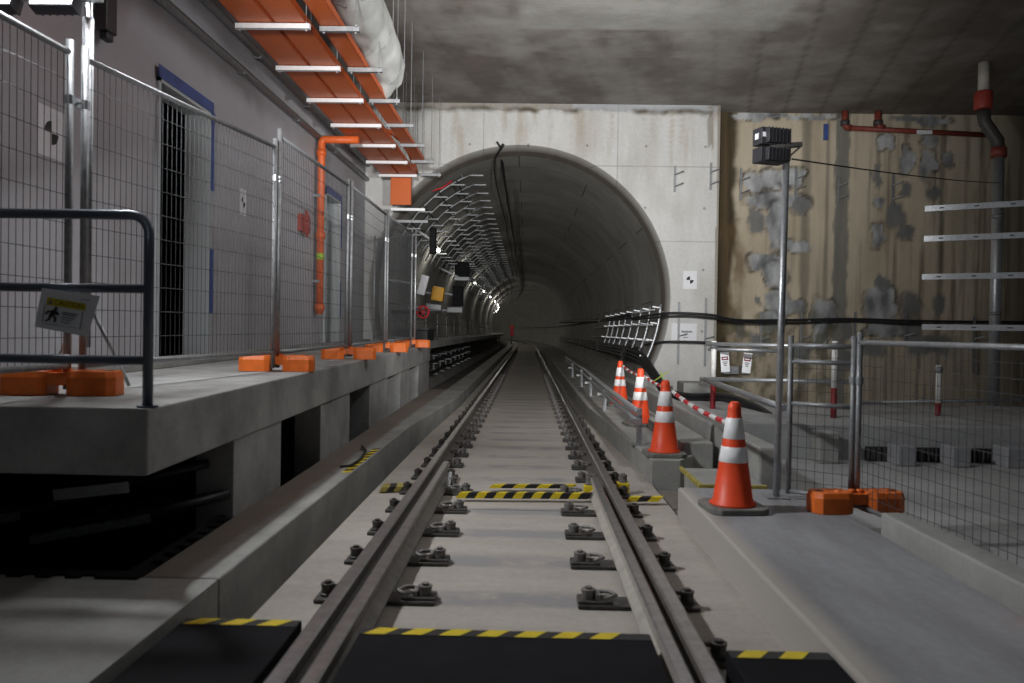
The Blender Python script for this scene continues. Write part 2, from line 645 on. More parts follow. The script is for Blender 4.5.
# dark rooms behind the openings
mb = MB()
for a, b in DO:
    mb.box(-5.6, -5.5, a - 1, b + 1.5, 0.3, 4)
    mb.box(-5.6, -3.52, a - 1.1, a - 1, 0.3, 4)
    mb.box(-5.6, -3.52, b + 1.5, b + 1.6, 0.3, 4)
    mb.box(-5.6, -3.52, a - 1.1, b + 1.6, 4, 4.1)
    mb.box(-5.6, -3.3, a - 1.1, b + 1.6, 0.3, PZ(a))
struct(mb.build('wall_rooms', 'black'), 'dark rooms behind the door openings')  # blackened in colour in place of unlit interiors
for n, (a, b) in enumerate(DO):
    r = thing('door_%d' % (n + 1), ('dark open doorway with pale jamb, nearer the bright work lamp', 'second doorway, behind the orange riser pipe')[n], 'door', (-3.3, a, PZ(a)))
    del r['category']
    r['kind'] = 'structure'
    fr = MB()
    z0, z1 = PZ(a), 3.38
    fr.box(-3.54, -3.27, a, a + 0.04, z0, z1)
    fr.box(-3.54, -3.27, b - 0.03, b, z0, z1)
    fr.box(-3.54, -3.27, a, b, z1 - 0.04, z1)
    fr.build('door_frame', 'door', r)
    ft = MB()
    ft.box(-3.268, -3.262, a - 0.02, b + 0.02, z1 - 0.01, z1 + 0.10)
    ft.box(-3.268, -3.262, b - 0.03, b + 0.06, z1 - 0.8, z1)
    ft.box(-3.268, -3.262, b - 0.03, b + 0.05, z0 + 0.5, z1 - 1.4)
    ft.build('protective_film', 'bluetape', r)
    lf = MB()
    lf.bar((-3.55, a + 0.02, (z0 + z1) / 2), (-4.55, a - 0.05, (z0 + z1) / 2), 0.045, z1 - z0 - 0.1)
    d = lf.build('door_leaf', 'door', r)
    hm = MB()
    for z in (z0 + 0.25, z0 + 1.2, z1 - 0.3):
        hm.tube([(-3.545, a + 0.05, z - 0.05), (-3.545, a + 0.05, z + 0.05)], 0.012, 8)
    hm.build('door_hinge', 'galv', d)

# conduits on the wall (trim)
mb = MB()
mb.tube([(-3.25, -1.5, 3.92), (-3.25, 15.8, 4.16)], 0.045, 10)
for y in (6.8, 8.9, 11, 13.1, 15.0):
    mb.box(-3.3, -3.21, y - 0.03, y + 0.03, 3.90 + y * 0.0135, 3.97 + y * 0.0135)
tag(mb.build('service_conduit', 'galvdull', smooth=True), 'lower grey conduit running along the plaster wall', 'conduit', 'conduits along the plaster wall')
mb = MB()
mb.tube([(-3.24, -1.5, 4.36), (-3.24, 15.8, 4.46)], 0.05, 10)
for y in (7.3, 9.4, 11.5, 13.6):
    mb.box(-3.3, -3.2, y - 0.03, y + 0.03, 4.31 + y * 0.006, 4.39 + y * 0.006)
tag(mb.build('service_conduit', 'galvdull', smooth=True), 'upper thicker grey conduit running high along the plaster wall', 'conduit', 'conduits along the plaster wall')

# portal wall: polar mesh between the round opening and the wall's outline
PC = Vector((-0.2, 0, 1.88))
PR = 3.02
WX0, WX1, WZ0, WZ1 = -3.6, 3.74, -1.0, 5.75


def edge_t(dx, dz):
    ts = []
    if dx > 1e-9: ts.append((WX1 - PC.x) / dx)
    if dx < -1e-9: ts.append((WX0 - PC.x) / dx)
    if dz > 1e-9: ts.append((WZ1 - PC.z) / dz)
    if dz < -1e-9: ts.append((WZ0 - PC.z) / dz)
    return min(ts)


mb = MB()
NA, NT = 420, 44
angs = [2 * PI * i / NA for i in range(NA)]
# the wall's corners need their own spokes
for cx_, cz_ in ((WX0, WZ0), (WX0, WZ1), (WX1, WZ0), (WX1, WZ1)):
    a = math.atan2(cz_ - PC.z, cx_ - PC.x) % (2 * PI)
    i = min(range(NA), key=lambda k: abs(angs[k] - a))
    angs[i] = a
vs = []
for a in angs:
    dx, dz = math.cos(a), math.sin(a)
    t1 = max(edge_t(dx, dz), PR + 0.001)
    for k in range(NT + 1):
        t = PR + (t1 - PR) * k / NT
        vs.append((PC.x + dx * t, 15.9, PC.z + dz * t))
fs = []
for i in range(NA):
    j = (i + 1) % NA
    for k in range(NT):
        fs.append((i * (NT + 1) + k, i * (NT + 1) + k + 1, j * (NT + 1) + k + 1, j * (NT + 1) + k))
mb.add(vs, fs)
# bevelled reveal of the round opening
secs = []
for r_, y_ in ((PR, 15.9), (2.95, 16.18), (2.93, 16.5)):
    secs.append([(PC.x + math.cos(a) * r_, y_, PC.z + math.sin(a) * r_) for a in angs])
mb.loft(secs, caps=False)
mb.box(3.5, 3.74, 15.905, 16.5, -1, 5.75)
def portal_lines():
    m = MT['portal']
    nt = m.node_tree
    b = nt.nodes['Principled BSDF']
    src = b.inputs['Base Color'].links[0].from_socket
    tc = nt.nodes.new('ShaderNodeTexCoord')
    sx = nt.nodes.new('ShaderNodeSeparateXYZ')
    nt.links.new(tc.outputs['Object'], sx.inputs[0])

    def mth(op, a_, b_=None):
        n = nt.nodes.new('ShaderNodeMath')
        n.operation = op
        for k, v in enumerate((a_, b_)):
            if isinstance(v, (int, float)):
                n.inputs[k].default_value = v
            elif v is not None:
                nt.links.new(v, n.inputs[k])
        return n.outputs[0]
    X, Z = sx.outputs[0], sx.outputs[2]
    tot = None
    for sock, c0 in ((X, -2.55), (X, -0.95), (X, 1.72), (Z, 4.50), (Z, 3.02)):
        l = mth('LESS_THAN', mth('ABSOLUTE', mth('SUBTRACT', sock, c0)), 0.011)
        tot = l if tot is None else mth('MAXIMUM', tot, l)
    nz = noise_node(nt, 3.0, 3, 0.6)
    tot = mth('MULTIPLY', tot, mth('MULTIPLY', nz, 0.75))
    # tie holes on a lattice
    fx = mth('SUBTRACT', mth('FRACT', mth('DIVIDE', mth('ADD', X, 10.0), 1.17)), 0.5)
    fz = mth('SUBTRACT', mth('FRACT', mth('DIVIDE', mth('ADD', Z, 10.35), 1.22)), 0.5)
    r2 = mth('ADD', mth('MULTIPLY', fx, fx), mth('MULTIPLY', fz, fz))
    tot = mth('MAXIMUM', tot, mth('MULTIPLY', mth('LESS_THAN', r2, 0.0005), 0.6))
    nt.links.new(mixc(nt, src, (0.16, 0.15, 0.13), tot), b.inputs['Base Color'])


portal_lines()
portal = struct(mb.build('wall_portal', 'portal'), 'pale concrete end wall around the round tunnel mouth')


def portal_paint(x, y, z):
    base = (0.70, 0.70, 0.68)
    n1 = fbm(x * 0.8, z * 0.35, 3.1, 1.6, 5)
    n2 = fbm(x * 7, z * 0.5, 9.3, 1.0, 4)
    c = lerp(base, (0.58, 0.565, 0.53), clamp((n1 - 0.45) * 2.2))
    c = lerp(c, (0.46, 0.40, 0.32), clamp((n2 - 0.56) * 2.4) * sst(3.8, 5.4, z) * 0.9)
    # dirty drips under the ceiling
    top = 5.60 + 0.12 * (fbm(x * 2.5, 0.0, 7.7, 1, 3) - 0.5)
    if z > top:
        c = lerp(c, (0.30, 0.27, 0.23), 0.75)
        if x > 0.8:
            c = lerp(c, (0.50, 0.52, 0.55), 0.8)
    c = lerp(c, (0.09, 0.07, 0.04), 0.95 * (1 - sst(0.0, 0.09, abs(z - top))) * clamp(fbm(x * 3, 1.5, 2.2, 1, 3) * 2.2 - 0.55))
    if abs(x - 3.55) < 0.05 and z > 4.9:
        c = lerp(c, (0.22, 0.18, 0.12), 0.6)
    # rust-brown rim inside the bevelled mouth
    if y > 15.95:
        c = lerp((0.17, 0.145, 0.12), (0.24, 0.21, 0.18), n2)
    if x > 3.69:
        c = lerp(c, (0.24, 0.19, 0.13), 0.7)
    return c


paint(portal, portal_paint)

# right stained wall
RX0, RX1, RZ0, RZ1 = 3.74, 14.0, -0.6, 5.75
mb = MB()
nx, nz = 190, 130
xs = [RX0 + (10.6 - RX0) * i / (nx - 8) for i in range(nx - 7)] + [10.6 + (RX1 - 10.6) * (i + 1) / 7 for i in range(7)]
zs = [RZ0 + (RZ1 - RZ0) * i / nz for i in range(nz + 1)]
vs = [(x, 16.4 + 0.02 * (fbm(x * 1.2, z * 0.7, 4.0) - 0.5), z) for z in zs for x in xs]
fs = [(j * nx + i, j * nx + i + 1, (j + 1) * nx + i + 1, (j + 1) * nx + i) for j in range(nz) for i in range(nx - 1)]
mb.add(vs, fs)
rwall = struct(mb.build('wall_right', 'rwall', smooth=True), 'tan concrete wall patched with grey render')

# patches of grey render, as (px, py, half width, half height, tone), on the wall at 16.4 m
PT = []
for px, py, hw, hh, tone in [
        (765, 181, 24, 11, 1), (792, 178, 12, 11, 1), (775, 200, 30, 8, 1), (757, 222, 9, 12, .7), (776, 225, 10, 24, 1), (795, 246, 13, 6, .8),
        (800, 205, 10, 7, .6), (764, 262, 16, 9, 1), (775, 275, 11, 13, 1), (779, 303, 13, 14, 1), (793, 307, 12, 8, .8), (772, 322, 14, 10, .9),
        (758, 300, 4, 6, .7), (824, 315, 12, 17, 1), (820, 335, 10, 12, 1), (880, 303, 16, 18, 1.1), (882, 282, 6, 6, .7), (884, 328, 20, 9, 1), (910, 305, 9, 12, .7),
        (912, 330, 10, 12, .5), (886, 142, 7, 8, .9), (907, 160, 6, 14, 1), (928, 165, 7, 15, 1), (950, 160, 7, 8, .8), (928, 142, 6, 6, .8),
        (878, 235, 6, 13, .8), (895, 215, 9, 12, .6), (907, 232, 8, 8, .6), (932, 192, 7, 8, .5), (880, 203, 5, 7, .8), (905, 190, 6, 7, .6), (876, 175, 4, 14, .6),
        (930, 120, 20, 4, .8), (800, 116, 36, 3, 1.1), (755, 116, 22, 3.5, 1.2), (940, 305, 7, 9, .5), (848, 330, 6, 12, .5), (905, 118, 14, 4, .5),
        (760, 345, 8, 12, .5), (740, 330, 6, 10, .6), (800, 350, 12, 8, .6), (850, 360, 12, 10, .4), (930, 345, 24, 10, .3), (870, 350, 14, 8, .6)]:
    p = at(px, py, 16.4)
    PT.append((p.x, p.z, hw * 16.4 / F, hh * 16.4 / F, tone))
SX1 = at(846, 200, 16.4).x


def rwall_paint(x, y, z):
    n1 = fbm(x, z * 0.4, 5.0, 1.3, 5)
    st = fbm(x * 9, z * 0.35, 1.7, 1.0, 4)
    c = lerp((0.66, 0.575, 0.44), (0.50, 0.425, 0.315), clamp(n1 * 1.8 - 0.45))
    c = lerp(c, (0.15, 0.125, 0.09), clamp((st - 0.55) * 4.0) * 0.8 * (0.35 + 0.65 * sst(5.2, 8.5, x)))
    # darker vertical streaks
    for xx, w, a in ((5.62, 0.10, .6), (6.05, 0.04, .5), (7.3, 0.05, .3), (8.35, 0.05, .6), (8.85, 0.04, .3)):
        w2 = w * (0.6 + 0.8 * fbm(xx, z * 1.1, 3.3, 1.5, 3))
        c = lerp(c, (0.13, 0.115, 0.09), a * (1 - sst(w2 * 0.5, w2 * 1.3, abs(x - xx))))
    # the wide band of grey render
    w = 0.15 + 0.07 * (fbm(x * 2, z * 3, 6.1, 1, 3) - 0.5)
    k = 1 - sst(w * 0.85, w * 1.1, abs(x - (SX1 - 0.09)))
    c = lerp(c, (0.19, 0.19, 0.175), 0.85 * k)
    # corner strip, brown and wet
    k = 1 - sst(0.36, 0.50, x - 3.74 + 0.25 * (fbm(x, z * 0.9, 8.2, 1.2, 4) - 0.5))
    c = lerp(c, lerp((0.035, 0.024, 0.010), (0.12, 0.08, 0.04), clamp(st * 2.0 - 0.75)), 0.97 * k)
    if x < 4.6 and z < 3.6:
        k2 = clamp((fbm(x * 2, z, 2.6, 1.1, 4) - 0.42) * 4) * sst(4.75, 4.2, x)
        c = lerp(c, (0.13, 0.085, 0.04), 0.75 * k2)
    # patches
    wob_x = 0.20 * (fbm(x, z, 11.0, 3.2, 4) - 0.5)
    wob_z = 0.20 * (fbm(x, z, 21.0, 3.2, 4) - 0.5)
    for cx_, cz_, hw, hh, tone in PT:
        dx, dz = (x + wob_x - cx_) / hw, (z + wob_z - cz_) / hh
        if abs(dx) > 1.8 or abs(dz) > 1.8:
            continue
        d = (abs(dx) ** 3 + abs(dz) ** 3) ** (1 / 3)
        k = 1 - sst(0.82, 1.0, d)
        rim = (1 - sst(0.0, 0.22, abs(d - 1.05)))
        g = fbm(x * 2, z, 14.0, 1.5, 4)
        c = lerp(c, (0.055, 0.05, 0.045), 0.9 * rim * clamp(tone) * clamp(fbm(x * 2, z * 2, 41.0, 1.2, 3) * 2.4 - 0.5))
        grey = lerp((0.15, 0.16, 0.17), (0.56, 0.58, 0.59), clamp(g * 2.0 - 0.5)) if tone > 0.75 else lerp((0.16, 0.165, 0.16), (0.26, 0.265, 0.26), g)
        c = lerp(c, grey, clamp(k) * 0.95)
    # green-brown growth low down by the corner
    if z < 1.8 and x < 6.3:
        k = clamp((fbm(x * 3, z * 2, 31.0, 1.3, 4) - 0.45) * 5) * sst(1.9, 1.3, z)
        c = lerp(c, (0.11, 0.105, 0.06), 0.7 * k)
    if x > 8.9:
        c = lerp(c, (0.10, 0.08, 0.055), sst(8.9, 10.3, x) * 0.8)  # wall colour darkened rightward to stand in for light falloff
    return c


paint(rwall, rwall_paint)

# ceiling: a finer grid where it shows, with one paler square
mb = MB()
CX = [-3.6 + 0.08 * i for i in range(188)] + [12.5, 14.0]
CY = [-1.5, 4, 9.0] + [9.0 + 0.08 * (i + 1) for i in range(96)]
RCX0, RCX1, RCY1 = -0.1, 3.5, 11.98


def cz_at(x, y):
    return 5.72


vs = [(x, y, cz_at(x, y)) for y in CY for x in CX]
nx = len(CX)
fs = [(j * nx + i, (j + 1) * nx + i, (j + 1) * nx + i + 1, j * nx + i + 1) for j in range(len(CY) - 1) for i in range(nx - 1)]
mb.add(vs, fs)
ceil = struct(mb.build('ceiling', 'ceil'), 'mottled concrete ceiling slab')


def ceil_paint(x, y, z):
    n1 = fbm(x * 0.9, y * 0.55, 2.0, 1.0, 6)
    n2 = fbm(x * 1.0, y * 0.7, 5.0, 1.5, 5)
    c = lerp((0.25, 0.22, 0.195), (0.37, 0.345, 0.315), clamp((n1 - 0.36) * 3.0))
    c = lerp(c, (0.42, 0.41, 0.39), clamp((n2 - 0.58) * 4) * 0.6)
    for k in range(-4, 14):
        d = abs((x - 0.22 * (y - 11)) - (k * 0.72 + 0.35))
        c = lerp(c, (0.12, 0.105, 0.09), (1 - sst(0.0, 0.06, d)) * (0.55 if k > 3 else 0.2))
    # one paler square
    k = sst(-0.25, -0.05, x + 0.1 * n2) * sst(3.75, 3.5, x) * sst(12.05, 11.92, y + 0.05 * (n1 - 0.5))
    c = lerp(c, lerp((0.50, 0.49, 0.455), (0.42, 0.41, 0.385), clamp(n1 * 1.4 - 0.2)), k)
    if -1.5 < x < 4.2 and y < 13.2:
        c = lerp(c, (0.46, 0.45, 0.42), 0.6 * (1 - k) * clamp(fbm(x, y, 3.3, 1.6, 5) * 3.2 - 1.55))
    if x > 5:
        c = lerp(c, (0.14, 0.12, 0.10), sst(5, 9, x) * 0.6)  # ceiling colour darkened to the right in place of fading light
    return c


paint(ceil, ceil_paint)
mb = MB()
mb.box(-3.6, 14, 16.4, 16.7, 5.75, 6.2)
mb.box(-8.6, -3.6, -1.5, 3.7, 5.72, 5.9)
struct(mb.build('ceiling_edge', 'lower'))
mb = MB()
mb.box(14, 14.2, -1.5, 16.6, -0.6, 5.8)
struct(mb.build('wall_far_right', 'lower'), 'far concrete side wall')

# tunnel lining: an open tube that follows the line's curve
mb = MB()
NT_ = 72
ty = [16.5] + [16.5 + 1.6 * i for i in range(1, 27)] + [60, 63, 66, 69, 72, 75, 78, 81, 84, 88, 92, 96, 100, 105, 110, 116, 122, 130, 138, 148, 160, 172]
TR = 2.93
vs, uv = [], []
for y in ty:
    for j in range(NT_ + 1):
        a = -PI / 2 + 2 * PI * j / NT_
        vs.append((PC.x + bend(y) + math.cos(a) * TR, y, PC.z + math.sin(a) * TR))
        uv.append((a * TR, y))
n1 = NT_ + 1
fs = [(i * n1 + j, i * n1 + j + 1, (i + 1) * n1 + j + 1, (i + 1) * n1 + j) for i in range(len(ty) - 1) for j in range(NT_)]
mb.add(vs, fs)
tun = struct(mb.build('wall_tunnel', 'tunnel', smooth=True), 'round segmented concrete tunnel lining')
ul = tun.data.uv_layers.new(name='UVMap')
for lp in tun.data.loops:
    ul.data[lp.index].uv = uv[lp.vertex_index]
# tunnel floors
mb = MB()
sweep_section(mb, lambda y: [(1.68, -0.7), (1.9, -0.7), (2.25, 0.05), (1.68, 0.05)], [15.9] + TY[1:])
struct(mb.build('floor_tunnel', 'kerb'), 'concrete strip along the cable side of the tunnel')
mb = MB()
sweep_section(mb, lambda y: [(-3.05, 0.80), (-2.02, 0.80), (-2.02, 0.95), (-3.05, 0.95)], TY)
struct(mb.build('floor_walkway', 'platform'), 'concrete walkway ledge inside the tunnel')
mb = MB()
sweep_section(mb, lambda y: [(-2.75, -0.5), (-2.55, -0.5), (-2.55, 0.8), (-2.75, 0.8)], TY)
sweep_section(mb, lambda y: [(-2.6, -0.6), (-1.6, -0.6), (-1.6, -0.2), (-2.6, -0.2)], TY)
struct(mb.build('wall_walkway', 'dirty'), 'dark wall under the tunnel walkway')
mb = MB()
sweep_section(mb, lambda y: [(-1.2, -0.9), (0.95, -0.9), (0.95, -0.5), (-1.2, -0.5)], TY)
struct(mb.build('floor_invert', 'dirty'))

# ================================================================== TRACK
RY2 = [-1.2, 4, 10, 20, 30, 40, 50, 58] + [58 + 4 * i for i in range(1, 23)]


def rail_prof(head, foot, h, out=1):
    hw, fw, w = head / 2, foot / 2, 0.009
    return [(-fw, -h), (fw, -h), (fw, -h + 0.012), (w + 0.02, -h + 0.03), (w, -h + 0.05), (w, -0.055), (hw, -0.04), (hw, -0.008), (hw - 0.01, 0),
            (-hw + 0.01, 0), (-hw, -0.008), (-hw, -0.04), (-w, -0.055), (-w, -h + 0.05), (-w - 0.02, -h + 0.03), (-fw, -h + 0.012)]


def rail(name, xc, head, foot, ys, side, top, label, cat, zoff=0.0):
    pr = rail_prof(head, foot, 0.148)
    mats = [0] * 16
    mats[7] = mats[8] = mats[9] = 1
    mb = MB()
    mb.loft([[(xc + bend(y) + x, y, z + zoff) for x, z in pr] for y in ys], mats=mats)
    return tag(mb.build(name, [side, top], loc=(xc, ys[0], 0)), label, cat)


rail('running_rail', TX - 0.7525, 0.070, 0.150, RY2, 'rail', 'railtop', 'steel running rail on the platform side of the track', 'rail')
rail('running_rail', TX + 0.7525, 0.070, 0.150, RY2, 'rail', 'railtop', 'steel running rail on the traffic cone side of the track', 'rail')
rail('check_rail', TX - 0.6355, 0.064, 0.110, [-1.2, 3, 7.2], 'check', 'railtop', 'short guard rail inside the platform-side running rail', 'rail')
rail('check_rail', TX + 0.650, 0.060, 0.084, [-1.2, 3, 6.6], 'checklit', 'railtop', 'short pale guard rail inside the cone-side running rail', 'rail')


def bolt(mb, x, y, z):
    mb.lathe([(0.040, 0), (0.040, 0.012), (0.033, 0.016), (0.033, 0.050), (0.036, 0.052), (0.036, 0.062), (0.018, 0.062), (0.018, 0.074)], (x, y, z), 12)


def clip(mb, x, y, s):
    mb.tube([(x, y - 0.05, BED + 0.05), (x - 0.035 * s, y - 0.055, BED + 0.06), (x - 0.06 * s, y - 0.02, BED + 0.058), (x - 0.03 * s, y + 0.01, BED + 0.066),
             (x, y + 0.03, BED + 0.062), (x + 0.03 * s, y + 0.05, BED + 0.05)], 0.011, 6)


def fastener_proto(side, check):
    """side -1 platform side, +1 cone side; local origin under the rail."""
    xc = TX + side * 0.7525
    y = 3.95
    o = thing('rail_fastener', 'x', 'rail fastener', (xc, y, BED), 'rail fasteners along the track')
    t = []
    inner = 0.40 if check else 0.215
    xo, xi = xc + side * 0.20, xc - side * inner
    mb = MB()
    mb.box(min(xo, xi), max(xo, xi), y - 0.075, y + 0.075, BED, BED + 0.022)
    mb.box(min(xi, xi + side * 0.17), max(xi, xi + side * 0.17), y - 0.06, y + 0.06, BED + 0.02, BED + 0.036)
    t.append((mb.build('baseplate', 'iron', o, bevel=0.006), []))
    for x in (xc + side * 0.145, xi + side * 0.055):
        mb = MB()
        bolt(mb, x, y, BED + 0.02)
        t.append((mb.build('anchor_bolt', 'ironlight' if x != xc + side * 0.145 else 'iron', o, smooth=False), []))
    for x, s in ((xc + side * 0.10, side), (xi + side * 0.13, -side)):
        mb = MB()
        clip(mb, x, y, s)
        t.append((mb.build('spring_clip', 'ironlight', o, smooth=True), []))
    mb = MB()
    mb.box(xc + side * 0.085 - 0.012, xc + side * 0.085 + 0.012, y - 0.03, y + 0.03, BED + 0.02, BED + 0.06)
    mb.box(xi + side * 0.10 - 0.012, xi + side * 0.10 + 0.012, y - 0.045, y + 0.045, BED + 0.02, BED + 0.065)
    t.append((mb.build('shoulder', 'ironlight', o, bevel=0.004), []))
    return o, t


for side, sname in ((-1, 'platform-side'), (1, 'cone-side')):
    oc, tc_ = fastener_proto(side, True)
    on, tn = fastener_proto(side, False)
    usedc = usedn = False
    k = 0
    y = 2.65
    far_me = None
    while y < 52:
        x = TX + side * 0.7525 + bend(y)
        near = y < 6.9
        if near and y < 3.25:
            lab = ('%s fastener of the %s rail beside the black mats' % (ORD[k].capitalize(), sname))
            kk = k
        elif near:
            lab = '%s double-width fastener beyond the black mat on the %s rail' % (ORD[k - 1].capitalize(), sname)
            kn = k + 1
        elif k - kn < 20:
            lab = '%s single fastener beyond the guard rail end on the %s rail' % (ORD[k - kn].capitalize(), sname)
        else:
            lab = 'tiny rail fastener far inside the tunnel on the %s rail' % sname
        g = 'fasteners of the %s rail' % sname
        if near:
            if not usedc:
                oc.location = (x, y, BED); oc['label'] = lab; oc['group'] = g; usedc = True
            else:
                copy_tree(oc, tc_, (x, y, BED), 0, lab, g)
        elif y < 24:
            if not usedn:
                on.location = (x, y, BED); on['label'] = lab; on['group'] = g; usedn = True
            else:
                copy_tree(on, tn, (x, y, BED), 0, lab, g)
        else:
            if far_me is None:
                mb = MB()
                xc = TX + side * 0.7525
                mb.box(xc - 0.21, xc + 0.21, -0.07, 0.07, BED, BED + 0.024)
                bolt(mb, xc + 0.145, 0, BED + 0.02)
                bolt(mb, xc - 0.145, 0, BED + 0.02)
                far_me = tag(mb.build('rail_fastener', 'iron', loc=(xc, 0, BED)), lab, 'rail fastener', g)
                far_me.location = (x, y, BED)
            else:
                c = far_me.copy(); C.objects.link(c); c.location = (x, y, BED); c['label'] = lab
        k += 1
        y += 0.655

# black mats with hazard edging
def mat_pad(x0, x1, y1, z1, label):
    o = thing('crossing_mat', label, 'mat', ((x0 + x1) / 2, y1, BED), 'black crossing mats over the track')
    mb = MB()
    mb.box(x0, x1, -0.4, y1, BED, z1)
    mb.build('mat', 'rubber', o, bevel=0.006)
    e = MB()
    w, s = 0.075, 0.15
    e.box(x0 + 0.005, x1 - 0.005, y1 - w, y1 - 0.008, z1 + 0.0005, z1 + 0.0020, 1)
    x = x0 + 0.02
    while x + 0.138 < x1:
        z = z1 + 0.0035
        e.add([(x, y1 - w, z), (x + 0.085, y1 - w, z), (x + 0.135, y1 - 0.008, z), (x + 0.05, y1 - 0.008, z)], [(0, 1, 2, 3)], 0)
        x += s
    e.build('hazard_edging', ['yellow', 'hblack'], o)


mat_pad(TX - 0.572, TX + 0.600, 3.22, -0.028, 'wide black crossing mat between the two rails')
mat_pad(-1.41, TX - 0.835, 3.28, -0.028, 'black crossing mat filling the gap beside the platform-side kerb')
mat_pad(TX + 0.835, 1.125, 2.94, 0.025, 'black crossing mat between the rail and the grey walkway slab')


def hazard_bar(p, q, w, h, label, step=0.07, col='yellow'):
    p, q = Vector(p), Vector(q)
    d = q - p
    L = d.length
    d.normalize()
    s = Vector((-d.y, d.x, 0))
    mb = MB()
    n = max(2, int(L / step))
    for i in range(n):
        a, b = p + d * (L * i / n), p + d * (L * (i + 1) / n)
        sk = d * 0.03
        vs = []
        for c in (a, b):
            for sy, sz in ((-1, 0), (1, 0), (1, 1), (-1, 1)):
                vs.append(c + s * sy * w / 2 + Vector((0, 0, h * sz)) + sk * (sy * 0.5 + sz))
        mb.add(vs, [(0, 1, 5, 4), (1, 2, 6, 5), (2, 3, 7, 6), (3, 0, 4, 7), (3, 2, 1, 0), (4, 5, 6, 7)], i % 2)
    return tag(mb.build('hazard_bar', [col, 'hblack'], loc=(p + q) / 2), label, 'hazard bar', 'hazard taped bars across the track')


hz = BED + 0.03
hazard_bar((-0.54, 6.30, hz), (0.50, 6.36, hz), 0.05, 0.045, 'long yellow and black striped bar across the bed, the nearer of two')
hazard_bar((-0.30, 6.72, hz), (0.40, 6.78, hz), 0.045, 0.03, 'shorter yellow and black striped bar just behind the long one', 0.09)
hazard_bar((-1.22, 6.62, BED + 0.01), (-0.95, 6.70, BED + 0.01), 0.16, 0.04, 'dirty striped stub plate by the platform-side kerb', 0.05, 'dullyellow')
hazard_bar((0.80, 6.30, hz), (1.06, 6.32, hz), 0.06, 0.035, 'short striped stub bar between cone-side rail and kerb')
# the clamps that hold the bars
for (x, y, lab) in ((0.53, 6.58, 'small yellow clamp block on the inner side of the cone-side rail'), (0.82, 6.72, 'small yellow clamp block on the outer side of the cone-side rail')):
    o = thing('rail_clamp', lab, 'clamp', (x, y, BED), 'yellow rail clamps')
    MB().box(x - 0.05, x + 0.05, y - 0.05, y + 0.05, BED, BED + 0.10).build('clamp_body', 'yellow', o, bevel=0.01)
    mb = MB()
    bolt(mb, x, y, BED + 0.10)
    mb.build('clamp_bolt', 'ironlight', o)
# welding gear at the guard rail end
o = thing('rail_clamp', 'pale metal clamp at the end of the platform-side guard rail', 'clamp', (TX - 0.55, 6.75, BED))
mb = MB()
mb.box(TX - 0.60, TX - 0.50, 6.6, 6.85, BED, BED + 0.05)
mb.bar((TX - 0.56, 6.6, BED + 0.05), (TX - 0.56, 6.8, BED + 0.14), 0.03, 0.02)
mb.build('clamp_body', 'galv', o, bevel=0.006)
mb = MB()
bolt(mb, TX - 0.53, 6.72, BED + 0.05)
mb.build('clamp_bolt', 'ironlight', o)

# tape and cable on the left kerb
mb = MB()
n = 16
for i in range(n):
    a, b = 6.5 + 1.35 * i / n, 6.5 + 1.35 * (i + 1) / n
    mb.add([(-1.52, a, 0.002), (-1.452, a + 0.05, 0.002), (-1.452, b + 0.05, 0.002), (-1.52, b, 0.002)], [(0, 1, 2, 3)], i % 2)
tag(mb.build('hazard_tape', ['yellow', 'hblack'], loc=(-1.5, 7.2, 0)), 'flat strip of yellow and black tape stuck along the kerb', 'tape')
pts = [onz(340, 469, 0) + Vector((0, 0, 0.02)), onz(350, 468, 0) + Vector((0, 0, 0.02)), onz(360, 461, 0) + Vector((0, 0, 0.015)), onz(366, 453, 0) + Vector((0, 0, 0.02)), onz(362, 448, 0) + Vector((0, 0, 0.02))]
mb = MB()
mb.tube(pts, 0.012, 6)
tag(mb.build('loose_cable', 'cable', loc=pts[0], smooth=True), 'short black cable curled on the kerb beside the striped tape', 'cable')

# ================================================================== CONES
def cone_proto():
    o = thing('traffic_cone', 'x', 'traffic cone', (0, 0, 0), 'orange traffic cones on the kerb')
    t = []
    s = 0.19
    c = 0.055
    oct_ = [(-s + c, -s), (s - c, -s), (s, -s + c), (s, s - c), (s - c, s), (-s + c, s), (-s, s - c), (-s, -s + c)]
    t.append((MB().prism(oct_, 0, 0.038).build('base', 'conebase', o, bevel=0.008), []))
    R = lambda z: 0.132 - (z - 0.038) * (0.132 - 0.044) / 0.60
    mb = MB()
    mb.lathe([(0.15, 0.038), (0.148, 0.05), (R(0.06), 0.062), (R(0.30), 0.30), (R(0.60), 0.60), (0.044, 0.61), (0.042, 0.66), (0.036, 0.692), (0.022, 0.704)], n=32)
    t.append((mb.build('cone_body', 'coneorange', o, smooth=True), []))
    for a, b in ((0.315, 0.415), (0.465, 0.60)):
        mb = MB()
        mb.lathe([(R(a) + 0.001, a), (R(a) + 0.003, a + 0.002), (R(b) + 0.003, b - 0.002), (R(b) + 0.001, b)], n=32)
        t.append((mb.build('reflective_band', 'white', o, smooth=True), []))
    return o, t


cp, ct = cone_proto()
cones = [((1.35, 5.20, 0.05), 0.1, 'nearest orange traffic cone, standing on the end of the grey walkway slab'),
         ((1.29, 7.46, 0.05), 0.0, 'second nearest orange traffic cone, on the kerb end above a square concrete block'),
         ((1.395, 9.85, 0.07), 0.2, 'orange traffic cone partly behind the galvanised guide rail end'),
         ((1.44, 12.4, 0.07), 0.0, 'farthest orange traffic cone, closest to the tunnel mouth')]
for i, (l, rz, lab) in enumerate(cones):
    l = (l[0], l[1], 0.05)
    if i == 0:
        cp.location = l; cp['label'] = lab; cp.rotation_euler.z = rz
    else:
        copy_tree(cp, ct, l, rz, lab)

